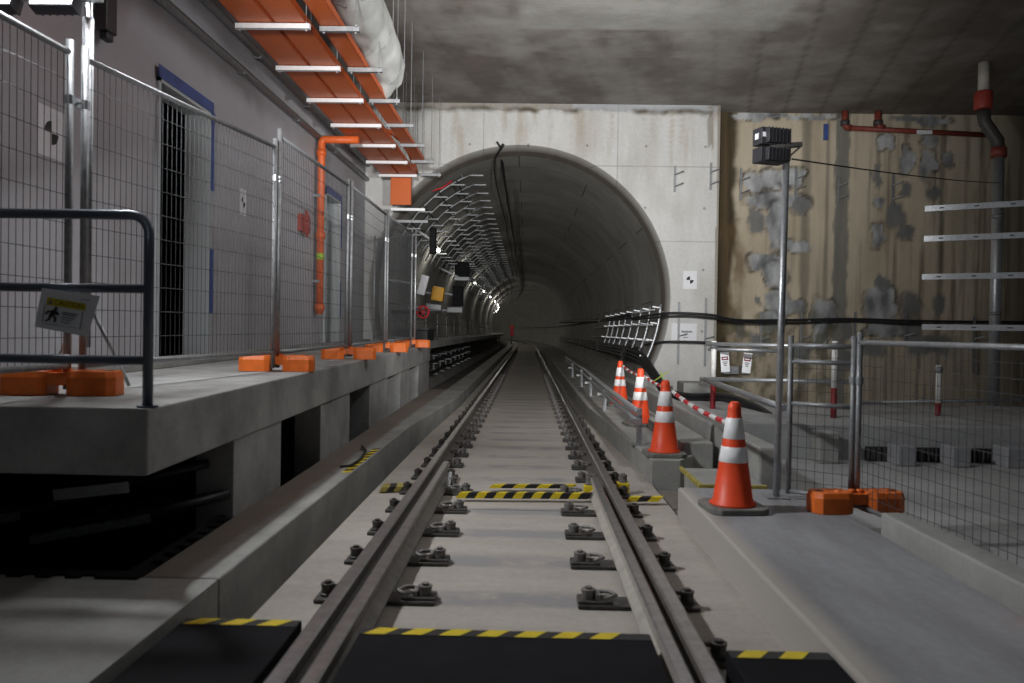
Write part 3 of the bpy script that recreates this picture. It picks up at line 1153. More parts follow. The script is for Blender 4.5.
# striped barrier bars between the cones
def striped(p, q, label, n, sag=0.03):
    p, q = Vector(p), Vector(q)
    mb = MB()
    for i in range(n):
        ts = [(i + j / 2) / n for j in range(3)]
        pts = [p + (q - p) * t - Vector((0, 0, sag * 4 * t * (1 - t))) for t in ts]
        mb.tube(pts, 0.019, 8, i % 2)
    return tag(mb.build('barrier_pole', ['whitepost', 'redtape'], loc=p, smooth=True), label, 'barrier pole', 'red and white barrier poles between the cones')


c0, c1, c2, c3 = [Vector((a[0][0], a[0][1], 0.05)) for a in cones]
striped(c3 + Vector((0.03, -0.05, 0.63)), c2 + Vector((0.05, 0.05, 0.60)), 'red and white striped pole joining the two farthest cones', 9)
striped(c2 + Vector((0.06, -0.05, 0.60)), c1 + Vector((0.065, 0.06, 0.63)), 'red and white striped pole from the third cone to the second', 9)
striped(c1 + Vector((0.065, -0.03, 0.60)), c0 + Vector((0.0, 0.065, 0.55)), 'red and white striped pole ending at the nearest cone', 11)

# blocks and step beside the cones
def stone(name, x0, x1, y0, y1, z0, z1, label, mat='kerb'):
    return tag(MB().box(x0, x1, y0, y1, z0, z1).build(name, mat, loc=((x0 + x1) / 2, (y0 + y1) / 2, z0), bevel=0.015), label, 'concrete block')


stone('concrete_block', 1.46, 1.76, 7.5, 9.6, -0.22, 0.17, 'long pale concrete block behind the second nearest cone')
stone('concrete_block', 2.64, 3.17, 13.5, 14.1, -0.25, 0.36, 'wide pale concrete block at the foot of the portal wall, behind the striped poles')
stone('concrete_block', 3.18, 3.40, 8.70, 8.98, -0.2, 0.14, 'pale concrete pillar block behind the narrow fence panel')
o = thing('step_plate', 'grey step plate with yellow edging behind the nearest cone', 'step', (1.65, 6.3, -0.22))
MB().box(1.34, 1.80, 5.98, 6.75, -0.22, 0.055).build('step_slab', 'kerb', o, bevel=0.01)
mb = MB()
mb.bar((1.31, 5.955, 0.05), (1.31, 6.75, 0.05), 0.03, 0.04)
mb.bar((1.29, 5.955, 0.05), (1.80, 5.955, 0.05), 0.03, 0.04)
mb.build('yellow_edging', 'dullyellow', o, bevel=0.008)

# galvanised guide rails on the kerb
o = thing('guide_rail', 'pair of galvanised guide rails on brackets along the kerb by the cones', 'guide rail', (1.12, 8.2, 0.05))
for dz, dx in ((0.33, 0.03), (0.235, 0.03)):
    mb = MB()
    mb.tube([(1.11 + dx, 8.1, 0.05 + dz), (1.09 + dx, 11.0, 0.07 + dz), (1.12 + dx, 15.5, 0.10 + dz), (1.12 + dx, 24, 0.10 + dz)], 0.034, 8)
    mb.build('rail_tube', 'galv', o, smooth=True)
for y in (8.15, 11.6, 14.2, 16.6, 20.0):
    x = 1.08 if y < 9 else 1.06
    mb = MB()
    mb.bar((x + 0.07, y, 0.05), (x + 0.07, y, 0.42), 0.05, 0.05, up=(0, 1, 0))
    mb.box(x - 0.03, x + 0.14, y - 0.07, y + 0.07, 0.05, 0.062)
    mb.box(x - 0.04, x + 0.10, y - 0.02, y + 0.02, 0.27, 0.31)
    mb.build('bracket', 'galvdull', o, bevel=0.004)

# ================================================================== FENCES
def fence_foot_proto():
    o = thing('fence_weight', 'x', 'fence foot', (0, 0, 0), 'orange fence feet')
    t = []
    half = [(-0.33, -0.06), (-0.29, -0.105), (-0.10, -0.105), (-0.045, -0.065), (0.045, -0.065), (0.10, -0.105), (0.29, -0.105), (0.33, -0.06)]
    poly = half + [(x, -y) for x, y in reversed(half)]
    mb = MB()
    # two lobes on the ground, arched between them
    ins = 0.018
    low = [(x, y) for x, y in poly]
    topp = [(x * 0.95, y * 0.84) for x, y in poly]
    L = [p for p in low if p[0] < 0]
    for sx in (-1, 1):
        lob = [(-0.33, -0.06), (-0.29, -0.105), (-0.10, -0.105), (-0.055, -0.075), (-0.055, 0.075), (-0.10, 0.105), (-0.29, 0.105), (-0.33, 0.06)]
        lob = [(x * sx, y) for x, y in lob]
        up = [((x * 0.97 if abs(x) > 0.2 else x), y * 0.86) for x, y in lob]
        secs = [[(x, y, 0.0) for x, y in lob], [(x, y, 0.10) for x, y in lob], [(x, y, 0.135) for x, y in up]]
        if sx < 0:
            secs = [list(reversed(s)) for s in secs]
        mb.loft(secs)
    mb.box(-0.07, 0.07, -0.07, 0.07, 0.055, 0.125)
    for x in (-0.22, -0.13, 0.13, 0.22):
        mb.lathe([(0.030, 0.125), (0.030, 0.136), (0.020, 0.141)], (x, 0.0, 0), 14)
    t.append((mb.build('block', 'orange', o, bevel=0.022, seg=3), []))
    mb = MB()
    for x in (-0.26, 0.26):
        mb.box(x - 0.035, x + 0.035, -0.02, 0.02, 0.133, 0.137)
    t.append((mb.build('handle_slot', 'hblack', o), []))
    mb = MB()
    mb.lathe([(0.026, 0.12), (0.026, 0.14), (0.021, 0.145)], (-0.03, 0, 0), 12)
    mb.lathe([(0.026, 0.12), (0.026, 0.14), (0.021, 0.145)], (0.03, 0, 0), 12)
    t.append((mb.build('post_socket', 'orange', o, smooth=True), []))
    return o, t


fp, ft_ = fence_foot_proto()
fp.scale = (0.93, 0.95, 1.0)
feet = [((-2.565, 4.34), 0.10, PZ(4.38), 'orange fence weight behind the blue-grey railing, nearest of the platform row'),
        ((-2.12, 6.70), 0.16, PZ(6.7), 'second orange fence weight along the platform, near the dark doorway'),
        ((-2.05, 9.08), 0.2, PZ(9.08), 'third orange fence weight along the platform'),
        ((-2.05, 11.48), 0.25, PZ(11.48), 'fourth orange fence weight along the platform'),
        ((-2.02, 13.86), 0.2, PZ(13.86), 'last orange fence weight along the platform, by the tunnel mouth'),
        ((2.15, 5.22), 0.12, 0.05, 'orange fence weight at the corner of the low mesh fence'),
        ((2.36, 3.17), -0.12, 0.05, 'orange fence weight cut off by the picture edge under the low mesh fence')]
for i, ((x, y), rz, z, lab) in enumerate(feet):
    if i == 5:
        z = 0.05
    if i == 0:
        fp.location = (x, y, z); fp.rotation_euler.z = rz; fp['label'] = lab
    else:
        copy_tree(fp, ft_, (x, y, z), rz, lab, 'orange fence feet' if i < 5 else 'low fence feet')


def fence_panel(p, q, z0p, z0q, h, label, group, dx=0.05, dz=0.15, r=0.019, bot=0.16, mat='galv', extra=(), wire=0.0022):
    p, q = Vector((*p, z0p)), Vector((*q, z0q))
    o = thing('mesh_fence', label, 'fence panel', p, group)
    U = Vector((0, 0, 1))
    d = q - p
    L = Vector((d.x, d.y, 0)).length
    for a in (p, q):
        mb = MB()
        mb.tube([a + U * 0.03, a + U * (h + 0.07)], r, 10)
        mb.build('post', mat, o, smooth=True)
    for z in (bot, h):
        mb = MB()
        mb.tube([p + U * z, q + U * z], r * 0.85, 8)
        mb.build('rail', mat, o, smooth=True)
    for z in extra:
        mb = MB()
        mb.tube([p + U * z, q + U * z], r * 0.8, 8)
        mb.build('rail', mat, o, smooth=True)
    mb = MB()
    n = int(L / dx)
    for i in range(1, n):
        c = p + d * (i / n)
        mb.tube([c + U * bot, c + U * h], wire, 4)
    n = int((h - bot) / dz)
    for i in range(1, n):
        z = bot + (h - bot) * i / n
        mb.tube([p + U * z, q + U * z], wire, 4)
    mb.build('mesh_infill', 'wire', o)
    return o


def clampon(o, a, b, z, mat='galv'):
    a, b = Vector(a), Vector(b)
    mb = MB()
    mb.bar((a.x, a.y, z), (b.x, b.y, z), 0.012, 0.05)
    for c in (a, b):
        mb.lathe([(0.026, -0.025), (0.026, 0.025)], (c.x, c.y, z), 12)
    m = (a + b) / 2
    mb.tube([(m.x - 0.03, m.y, z), (m.x + 0.03, m.y, z)], 0.008, 6)
    mb.build('coupler', mat, o)


PF = [((-2.70, 1.95), (-2.54, 4.34)), ((-2.515, 4.45), (-2.14, 6.64)), ((-2.125, 6.71), (-2.07, 9.03)), ((-2.05, 9.13), (-2.07, 11.42)), ((-2.06, 11.54), (-2.04, 13.80))]
PL = ['tall mesh fence panel behind the blue-grey railing, ending beside the twin posts', 'tall mesh fence panel in front of the dark open doorway',
      'tall mesh fence panel in front of the orange riser pipe', 'tall mesh fence panel second from the tunnel end', 'tall mesh fence panel closest to the tunnel mouth']
prev = None
for i, ((a, b), lab) in enumerate(zip(PF, PL)):
    za, zb = (PZ(a[1]) if a[1] > 3.7 else PZ(3.72)), PZ(b[1])
    o = fence_panel(a, b, za, zb, 1.98 if i > 1 else 1.88, lab, 'tall mesh fence panels on the platform', mat='galvdull', r=0.021)
    if prev is not None:
        clampon(o, prev, a, za + 1.62)
    prev = b
o = fence_panel((-1.99, 13.92), (-2.9, 14.9), PZ(13.9), PZ(14.9), 1.98, 'tall mesh fence panel turned across the platform end toward the wall', 'tall mesh fence panels on the platform')
clampon(o, (-2.04, 13.80), (-1.99, 13.92), PZ(13.9) + 1.6)

# low fence on the other side
o = fence_panel((2.185, 5.285), (2.45, 2.95), 0.03, 0.03, 1.12, 'low mesh fence panel running beside the grey walkway slab', 'low mesh fence panels', dx=0.062, dz=0.075, bot=0.05, mat='galvdull', wire=0.0018)
o = fence_panel((1.825, 5.56), (2.155, 5.305), 0.06, 0.06, 1.06, 'narrow low mesh fence panel between floodlight mast and fence corner', 'low mesh fence panels', dx=0.055, dz=0.075, bot=0.05, mat='galvdull', extra=(0.95, 0.66), wire=0.0018)
clampon(o, (2.155, 5.305), (2.185, 5.285), 0.9, 'galvdull')

# railing at the platform end
o = thing('guard_railing', 'blue-grey tubular railing at the end of the platform', 'railing', (-1.83, 3.80, 0.8))
x1 = -1.83
zt = 1.72
mb = MB()
arc = [(x1 - 0.09 + 0.09 * math.sin(t), 3.80, zt - 0.09 + 0.09 * math.cos(t)) for t in [PI / 2 * k / 6 for k in range(7)]]
mb.tube([(-3.25, 3.80, zt - 0.0)] + arc + [(x1, 3.80, PZ(3.8))], 0.024, 12)
mb.build('top_rail', 'tubeblue', o, smooth=True)
for z in (1.365, 1.02):
    mb = MB()
    mb.tube([(-3.25, 3.80, z), (x1, 3.80, z)], 0.022, 12)
    mb.build('cross_rail', 'tubeblue', o, smooth=True)
mb = MB()
mb.tube([(-3.22, 3.80, PZ(3.8)), (-3.22, 3.80, zt)], 0.024, 12)
mb.build('post', 'tubeblue', o, smooth=True)
mb = MB()
mb.lathe([(0.05, 0), (0.05, 0.008)], (x1, 3.80, PZ(3.8)), 16)
mb.build('base_flange', 'tubeblue', o)

# paper warning sign hung on the railing
Ys = 3.755
SO = at(42, 288, Ys)
SU = (at(100, 296, Ys) - SO)
SV = (at(36, 327, Ys) - SO)
SN = Vector((0, -1, 0))


def sp(u, v, d=0.002):
    return SO + SU * u + SV * v + SN * d


def spoly(mb, pts, d=0.002, m=0):
    k = len(pts)
    mb.add([sp(u, v, d) for u, v in pts], [tuple(range(k))], m)


o = thing('warning_sign', 'white paper caution sign with yellow band hung on the railing', 'sign', SO)
mb = MB()
mb.add([sp(0, 0, 0), sp(1, 0, 0), sp(0.9, 1.06, 0.006), sp(-0.02, 1, 0.004), sp(0, 0, -0.002), sp(1, 0, -0.002), sp(0.9, 1.06, 0.004), sp(-0.02, 1, 0.002)],
       [(0, 1, 2, 3), (7, 6, 5, 4), (0, 4, 5, 1), (1, 5, 6, 2), (2, 6, 7, 3), (3, 7, 4, 0)])
sheet = mb.build('sheet', 'paper', o)
mb = MB()
spoly(mb, [(0.13, 0.21), (0.80, 0.24), (0.80, 0.42), (0.13, 0.40)], 0.0075)
band = mb.build('yellow_band', 'signyellow', o)
mb = MB()
spoly(mb, [(0.20, 0.24), (0.245, 0.37), (0.155, 0.37)], 0.0085)
for u0, u1, v0, v1 in ((0.10, 0.115, 0.42, 0.85), (0.755, 0.77, 0.46, 0.90), (0.11, 0.76, 0.875, 0.885), (0.70, 0.86, 0.135, 0.15)):
    spoly(mb, [(u0, v0), (u1, v0), (u1, v1), (u0, v1)], 0.0085)
mb.build('sign_border', 'greyink', o)
mb = MB()   # the running figure
spoly(mb, [(0.305 + 0.03 * math.cos(t), 0.465 + 0.045 * math.sin(t)) for t in [2 * PI * k / 10 for k in range(10)]], 0.009)
spoly(mb, [(0.25, 0.50), (0.32, 0.51), (0.29, 0.67), (0.215, 0.64)], 0.009)
spoly(mb, [(0.30, 0.53), (0.335, 0.53), (0.385, 0.60), (0.36, 0.63), (0.31, 0.60)], 0.0092)
spoly(mb, [(0.25, 0.52), (0.26, 0.56), (0.19, 0.59), (0.155, 0.65), (0.13, 0.63), (0.17, 0.55)], 0.0092)
spoly(mb, [(0.25, 0.62), (0.295, 0.63), (0.345, 0.71), (0.33, 0.82), (0.30, 0.81), (0.305, 0.73)], 0.0094)
spoly(mb, [(0.215, 0.62), (0.26, 0.66), (0.23, 0.78), (0.16, 0.83), (0.145, 0.80), (0.195, 0.75)], 0.0094)
mb.build('figure_symbol', 'ink', o)
mb = MB()
for v, u1 in ((0.52, 0.70), (0.57, 0.66), (0.64, 0.64), (0.70, 0.60), (0.77, 0.58)):
    spoly(mb, [(0.42, v), (u1, v + 0.01), (u1, v + 0.035), (0.42, v + 0.025)], 0.0085)
mb.build('small_print', 'greyink', o)
# the word on the yellow band
cu = bpy.data.curves.new('caution_word', 'FONT')
cu.body = 'CAUTION'
cu.size = 0.031
cu.extrude = 0.0003
tx = bpy.data.objects.new('caution_word', cu)
C.objects.link(tx)
tx.parent = o
ux = SU.normalized()
uz = -SV
uz = (uz - ux * uz.dot(ux)).normalized()
nn = ux.cross(uz)
tx.matrix_local = Matrix.Translation(sp(0.265, 0.368, 0.0085) - SO) @ Matrix((ux, uz, nn)).transposed().to_4x4()
cu.materials.append(MT['ink'])
bpy.context.view_layer.update()
wm = bpy.data.meshes.new_from_object(tx)
wo = bpy.data.objects.new('caution_lettering', wm)
C.objects.link(wo)
wo.parent = o
wo.matrix_local = tx.matrix_local.copy()
bpy.data.objects.remove(tx)

# ================================================================== LAMPS
# twin work lamp on a mast behind the fence (lit)
LX, LY, LZ = -2.63, 4.68, 0.8
o = thing('work_lamp', 'bright twin-headed work lamp on a mast behind the tall fence', 'work lamp', (LX, LY, PZ(LY)))
mb = MB()
mb.tube([(LX, LY, PZ(LY) + 0.25), (LX, LY, 3.0)], 0.030, 12)
mb.tube([(LX, LY, 2.6), (LX, LY, 3.16)], 0.022, 10)
mb.build('mast', 'galvdull', o, smooth=True)
for k in range(3):
    a = k * 2 * PI / 3 + 0.9
    mb = MB()
    mb.tube([(LX, LY, PZ(LY) + 0.55), (LX + 0.26 * math.cos(a), LY + 0.26 * math.sin(a), PZ(LY) + 0.012)], 0.012, 8)
    mb.build('leg', 'galv', o, smooth=True)
mb = MB()
mb.bar((LX - 0.60, LY - 0.03, 3.10), (LX + 0.10, LY - 0.03, 3.10), 0.03, 0.03)
mb.build('cross_bar', 'galv', o)
HEADS = []
for xh in (LX - 0.46, LX - 0.10):
    c = Vector((xh - 0.05, LY - 0.10, 3.125))
    up = Vector((0, 0.35, 1)).normalized()
    rt = Vector((1, 0, 0))
    n_ = rt.cross(up)
    if n_.y > 0:
        n_ = -n_
    mb = MB()
    mb.obox(c - n_ * 0.045, rt * 0.13, up * 0.11, n_ * 0.04)
    for j in range(6):
        mb.obox(c - n_ * 0.10 + rt * (-0.11 + 0.044 * j), rt * 0.006, up * 0.09, n_ * 0.02)
    h = mb.build('lamp_housing', 'darkbox', o, bevel=0.006)
    mb = MB()
    mb.obox(c - n_ * 0.002, rt * 0.12, up * 0.095, n_ * 0.004)
    mb.build('lens', 'lens', h if False else o)
    HEADS.append((c, n_))

# floodlight on the other side
px_ = at(780, 300, 5.62)
FX, FY = px_.x, 5.62
o = thing('floodlight_mast', 'black floodlight on a tall grey mast beside the low fence', 'floodlight', (FX, FY, 0.05))
mb = MB()
mb.tube([(FX, FY, 0.05), (FX + 0.025, FY, 2.50)], 0.024, 12)
mb.build('mast', 'galv', o, smooth=True)
MB().box(FX - 0.08, FX + 0.08, FY - 0.08, FY + 0.08, 0.05, 0.06).build('base_plate', 'galvdull', o, bevel=0.003)
c = at(770, 147, FY)
FLOOD = c.copy()
mb = MB()
# two stacked heads turned a little away
ax = Vector((0.95, 0.30, 0)).normalized()
ay = Vector((-0.30, 0.95, 0)).normalized()
uz_ = Vector((0.02, 0.06, 1)).normalized()
for dz, hh in ((0.065, 0.060), (-0.065, 0.052)):
    cc = c + uz_ * dz
    mb.obox(cc, ax * 0.105, ay * 0.055, uz_ * hh)
    for j in range(7):
        mb.obox(cc - ay * 0.075 + ax * (-0.07 + 0.028 * j), ax * 0.004, ay * 0.025, uz_ * (hh * 0.9))
hsg = mb.build('lamp_housing', 'darkbox', o, bevel=0.005)
mb = MB()
mb.obox(c + uz_ * 0.065 + ay * 0.058, ax * 0.09, ay * 0.004, uz_ * 0.05)
mb.obox(c - uz_ * 0.065 + ay * 0.058, ax * 0.09, ay * 0.004, uz_ * 0.045)
mb.build('lens', 'glass', o)
mb = MB()
mb.obox(c - ax * 0.107 + uz_ * 0.065, ax * 0.002, ay * 0.02, uz_ * 0.02)
q = c - ax * 0.085 - ay * 0.058 + uz_ * 0.07
mb.obox(q, ax * 0.012, ay * 0.002, uz_ * 0.016)
mb.build('sticker', 'paper', o)
mb = MB()
b0 = Vector((FX + 0.02, FY - 0.02, 2.50))
mb.bar(b0 + Vector((-0.12, 0.0, 0.0)), b0 + Vector((0.10, 0, 0.02)), 0.05, 0.03)
mb.bar(b0 + Vector((0.10, 0, 0.01)), b0 + Vector((0.0, 0, -0.08)), 0.03, 0.012)
mb.build('mounting_bracket', 'iron', o)
# its lead to the wall
mb = MB()
pA, pB = at(792, 159, 5.65), at(1000, 183, 13.2)
pB2 = Vector((pB.x, 13.2, pB.z))
mb.tube([pA + (pB2 - pA) * (k / 14) - Vector((0, 0, 0.03 * 4 * (k / 14) * (1 - k / 14))) for k in range(15)], 0.006, 6)
tag(mb.build('lamp_lead', 'cable', loc=pA, smooth=True), 'thin black lead strung from the floodlight to the steel riser pipe', 'cable')

# ================================================================== LEFT OVERHEAD
def hanger(x0, x1, y, z, label, group, mat, rods=True):
    o = thing('trapeze_hanger', label, 'hanger', (x0, y, z), group)
    mb = MB()
    # C-channel: web and two lips
    mb.box(x0, x1, y - 0.021, y - 0.018, z - 0.055, z)
    mb.box(x0, x1, y + 0.018, y + 0.021, z - 0.055, z)
    mb.box(x0, x1, y - 0.021, y + 0.021, z - 0.055, z - 0.052)
    mb.box(x0, x1, y - 0.021, y - 0.010, z - 0.003, z)
    mb.box(x0, x1, y + 0.010, y + 0.021, z - 0.003, z)
    mb.build('strut', mat, o)
    for x in (x0 + 0.04, x1 - 0.04):
        mb = MB()
        mb.tube([(x, y, z - 0.075), (x, y, 5.72)], 0.006, 6)
        r_ = mb.build('threaded_rod', 'galvdull', o)
        mb = MB()
        for zz in (z - 0.068, z + 0.006):
            mb.lathe([(0.014, 0), (0.014, 0.010)], (x, y, zz), 6)
        mb.build('nut', 'galv', r_)
    return o


HY = [6.5, 7.75, 9.0, 10.25, 11.5, 12.75, 14.0, 15.2]
for i, y in enumerate(HY):
    hanger(-2.90, -2.17, y, 4.15, '%s bright strut hanger carrying the widest orange cable tray, counted from the lamp' % ORD[i].capitalize(), 'strut hangers under the wide orange tray', 'strut')
    hanger(-2.14, -1.74, y + 0.25, 4.22, '%s shaded strut hanger on the duct side of the orange trays, counted from the lamp' % ORD[i].capitalize(), 'strut hangers under the narrow orange tray', 'galvdull')  # darker steel stands in for struts the lamp leaves unlit


def cable_tray(x0, x1, z, ys, label):
    o = thing('cable_tray', label, 'cable tray', (x0, ys[0], z), 'orange cable trays')
    mb = MB()
    mb.loft([[(x0, y, z), (x1, y, z), (x1, y, z + 0.004), (x0, y, z + 0.004)] for y in ys])
    mb.build('tray_floor', 'tray', o)
    for x in (x0, x1):
        mb = MB()
        mb.loft([[(x - 0.004, y, z), (x + 0.004, y, z), (x + 0.004, y, z + 0.07), (x - 0.004, y, z + 0.07)] for y in ys])
        mb.build('side_flange', 'trayside', o)
    return o


cable_tray(-2.86, -2.54, 4.155, [2.5, 15.3], 'widest orange perforated cable tray, nearest the plaster wall')
cable_tray(-2.50, -2.21, 4.155, [2.5, 15.3], 'middle orange perforated cable tray on the bright struts')
cable_tray(-2.13, -1.93, 4.225, [2.5, 14.4], 'narrow orange perforated cable tray nearest the wrapped duct')
# drop-out sheet at the end
o = thing('tray_drop', 'short orange tray dropping straight down beside the tunnel mouth', 'cable tray', (-2.42, 15.4, 3.5))
p0, p1 = at(391, 177, 15.35), at(411, 205, 15.35)
MB().box(p0.x, p1.x, 15.33, 15.345, p1.z, 4.15).build('tray_floor', 'tray', o)
for x in (p0.x, p1.x):
    MB().box(x - 0.004, x + 0.004, 15.33, 15.40, p1.z, 4.15).build('side_flange', 'trayside', o)
for k, (a, b, yy) in enumerate((((391, 208), (425, 208), 15.3), ((396, 220), (428, 220), 15.75))):
    pa, pb = at(*a, yy), at(*b, yy)
    tag(MB().box(pa.x, pb.x, yy - 0.02, yy + 0.02, pa.z - 0.05, pa.z).build('support_strut', 'strut' if k == 0 else 'galvdull', loc=pa),
        ('pale support strut just below the dropping orange tray', 'second grey support strut below the orange tray, at the tunnel rim')[k], 'strut')

# orange riser pipe on the wall
o = thing('riser_pipe', 'orange riser pipe on the plaster wall with an elbow at the top', 'pipe', (-3.2, 12.1, 1.35))
mb = MB()
el = [(-3.19, 12.1, 1.4), (-3.19, 12.1, 3.95)] + [(-3.19 + 0.2 - 0.2 * math.cos(t), 12.1, 3.98 + 0.2 * math.sin(t)) for t in [PI / 2 * k / 6 for k in range(7)]] + [(-2.55, 12.1, 4.18 - 0.1)]
el[-1] = (-2.62, 12.1, 4.06)
for i in range(len(el)):
    if el[i][2] > 4.0:
        el[i] = (el[i][0], el[i][1], min(el[i][2], 4.06))
mb.tube(el, 0.058, 12)
mb.build('pipe', 'orangepipe', o, smooth=True)
mb = MB()
for z in (3.86, 2.6, 1.5):
    mb.lathe([(0.072, -0.05), (0.072, 0.05)], (-3.19, 12.1, z), 14)
mb.build('coupling', 'orangepipe', o, smooth=True)
mb = MB()
mb.lathe([(0.062, -0.05), (0.062, 0.05)], (-3.19, 12.1, 2.28), 14)
mb.build('marker_band', 'green', o, smooth=True)
mb = MB()
for z in (3.2, 1.9):
    mb.box(-3.3, -3.18, 12.03, 12.17, z - 0.02, z + 0.02)
mb.build('pipe_clip', 'galvdull', o)
# red fitting on the wall next to it
mb = MB()
pc = at(300, 226, 11.7)
for k in range(5):
    a = k * 1.3
    mb.tube([(-3.24, 11.45 + 0.12 * math.cos(a), pc.z + 0.2 * math.sin(a)), (-3.22, 11.5 + 0.1 * math.cos(a + 2), pc.z + 0.18 * math.sin(a + 2)), (-3.24, 11.5, pc.z)], 0.018, 6)
mb.box(-3.3, -3.24, 11.25, 11.7, pc.z - 0.12, pc.z + 0.12)
tag(mb.build('hose_box', 'redcollar', loc=(-3.27, 11.5, pc.z)), 'red fitting on the plaster wall beside the orange riser', 'fitting')
# orange hose linking the trays and the tunnel
mb = MB()
hp = [at(372, 127, 13.0), at(392, 133, 13.6), at(404, 142, 14.2), at(411, 156, 14.9), at(416, 172, 15.5)]
pts = []
for i in range(len(hp) - 1):
    for k in range(4):
        pts.append(hp[i].lerp(hp[i + 1], k / 4))
pts.append(hp[-1])
mb.tube(pts, 0.045, 10)
tag(mb.build('flexible_conduit', 'orangepipe', loc=hp[0], smooth=True), 'orange conduit bending down at the end of the cable trays', 'conduit')

# wrapped duct
mb = MB()
cs = [(-1.91, 3.0, 4.95), (-1.93, 6.0, 4.92), (-1.94, 8.0, 4.86), (-1.95, 9.2, 4.80), (-1.95, 10.0, 4.72), (-1.96, 10.5, 4.62), (-1.97, 10.8, 4.52)]
secs = []
N = 26
path = []
for i in range(len(cs) - 1):
    for k in range(8):
        path.append(Vector(cs[i]).lerp(Vector(cs[i + 1]), k / 8))
path.append(Vector(cs[-1]))
for i, p in enumerate(path):
    t = i / (len(path) - 1)
    rr = 0.30 * (1 - 0.55 * sst(0.86, 1.0, t))
    sec = []
    for j in range(N):
        a = 2 * PI * j / N
        w = 1 + 0.22 * (noise.noise((math.cos(a) * 1.6, math.sin(a) * 1.6, p.y * 2.2)))
        sec.append((p.x + math.cos(a) * rr * 0.9 * w, p.y, p.z + math.sin(a) * rr * 1.15 * w))
    secs.append(sec)
mb.loft(secs)
o = thing('wrapped_duct', 'white plastic wrapped duct hanging under the ceiling beside the orange trays', 'duct', (-1.91, 3.0, 4.95))
mb.build('duct_wrap', 'wrap', o, smooth=True)
for y, z, x in ((8.2, 4.85, -1.94), (9.4, 4.78, -1.95), (10.3, 4.66, -1.955)):
    mb = MB()
    mb.tube([(x - 0.30, y, 5.72), (x - 0.30, y, z), (x - 0.2, y, z - 0.27), (x, y, z - 0.36), (x + 0.2, y, z - 0.27), (x + 0.30, y, z), (x + 0.30, y, 5.72)], 0.005, 6)
    mb.build('hanging_wire', 'galvdull', o)

# dark box high on the left wall
p = at(106, 20, 6.2)
o = thing('wall_speaker', 'dark narrow box hung high on the plaster wall above the twin fence posts', 'wall box', (-3.25, 6.2, 3.4))
mb = MB()
mb.box(-3.27, -3.19, 5.92, 6.08, 3.40, 4.0)
mb.box(-3.26, -3.20, 5.95, 6.05, 3.34, 3.40)
mb.build('box_body', 'darkbox', o, bevel=0.01)
MB().box(-3.30, -3.26, 5.95, 6.05, 3.6, 3.9).build('wall_bracket', 'iron', o)


# survey target sheets
def target(c, ux, uy, nrm, w, h, label):
    c, ux, uy, nrm = Vector(c), Vector(ux), Vector(uy), Vector(nrm)
    o = thing('survey_target', label, 'survey target', c, 'survey target sheets')
    MB().obox(c, ux * w / 2, uy * h / 2, nrm * 0.002).build('sheet', 'paper', o)
    mb = MB()
    r = w * 0.27
    for q0 in (PI / 2, -PI / 2):
        pts = [c + nrm * 0.0035] + [c + nrm * 0.0035 + ux * r * math.cos(q0 + PI / 2 * k / 6) + uy * r * math.sin(q0 + PI / 2 * k / 6) for k in range(7)]
        mb.add(pts, [tuple(range(8))])
    mb.build('quadrant_mark', 'ink', o)
    return o


target((-3.297, 5.42, 2.50), (0, 1, 0), (0, 0, 1), (1, 0, 0), 0.30, 0.34, 'survey target sheet on the plaster wall behind the nearest fence panel')
target((-3.297, 9.1, 2.62), (0, 1, 0), (0, 0, 1), (1, 0, 0), 0.22, 0.30, 'small survey target sheet on the plaster wall past the doorway')
p = at(690, 280, 15.88)
target(p, (1, 0, 0), (0, 0, 1), (0, -1, 0), 0.27, 0.36, 'survey target sheet on the pale wall beside the tunnel mouth')
p = at(684, 332, 15.88)
o = thing('notice_sheet', 'white notice sheet with one line of print low on the pale portal wall', 'notice', p)
MB().box(p.x - 0.25, p.x + 0.25, 15.876, 15.884, p.z - 0.17, p.z + 0.17).build('sheet', 'paper', o)
mb = MB()
xx = p.x - 0.05
for k, w in enumerate((0.03, 0.025, 0.03, 0.02, 0.03, 0.03, 0.02, 0.03)):
    mb.box(xx, xx + w - 0.004, 15.873, 15.876, p.z - 0.012, p.z + (0.022 if k % 3 else 0.03))
    xx += w
mb.box(p.x - 0.02, p.x + 0.08, 15.873, 15.876, p.z - 0.115, p.z - 0.10)
mb.build('print_line', 'greyink', o)

# ================================================================== WALL BRACKETS AND CABLES (portal and right wall)
def wall_bracket(px, py0, py1, Y, label, arms, group='cable brackets on the end walls', arm=0.16):
    a, b = at(px, py0, Y), at(px, py1, Y)
    o = thing('cable_bracket', label, 'bracket', (a.x, Y, b.z), group)
    MB().box(a.x - 0.02, a.x + 0.02, Y - 0.035, Y, b.z, a.z).build('channel', 'galvdull', o)
    for k, t in enumerate(arms):
        z = a.z + (b.z - a.z) * t
        mb = MB()
        mb.bar((a.x, Y - 0.03, z), (a.x + 0.14, Y - arm, z + 0.05), 0.03, 0.02)
        mb.build('arm', 'galvdull', o)
    return o


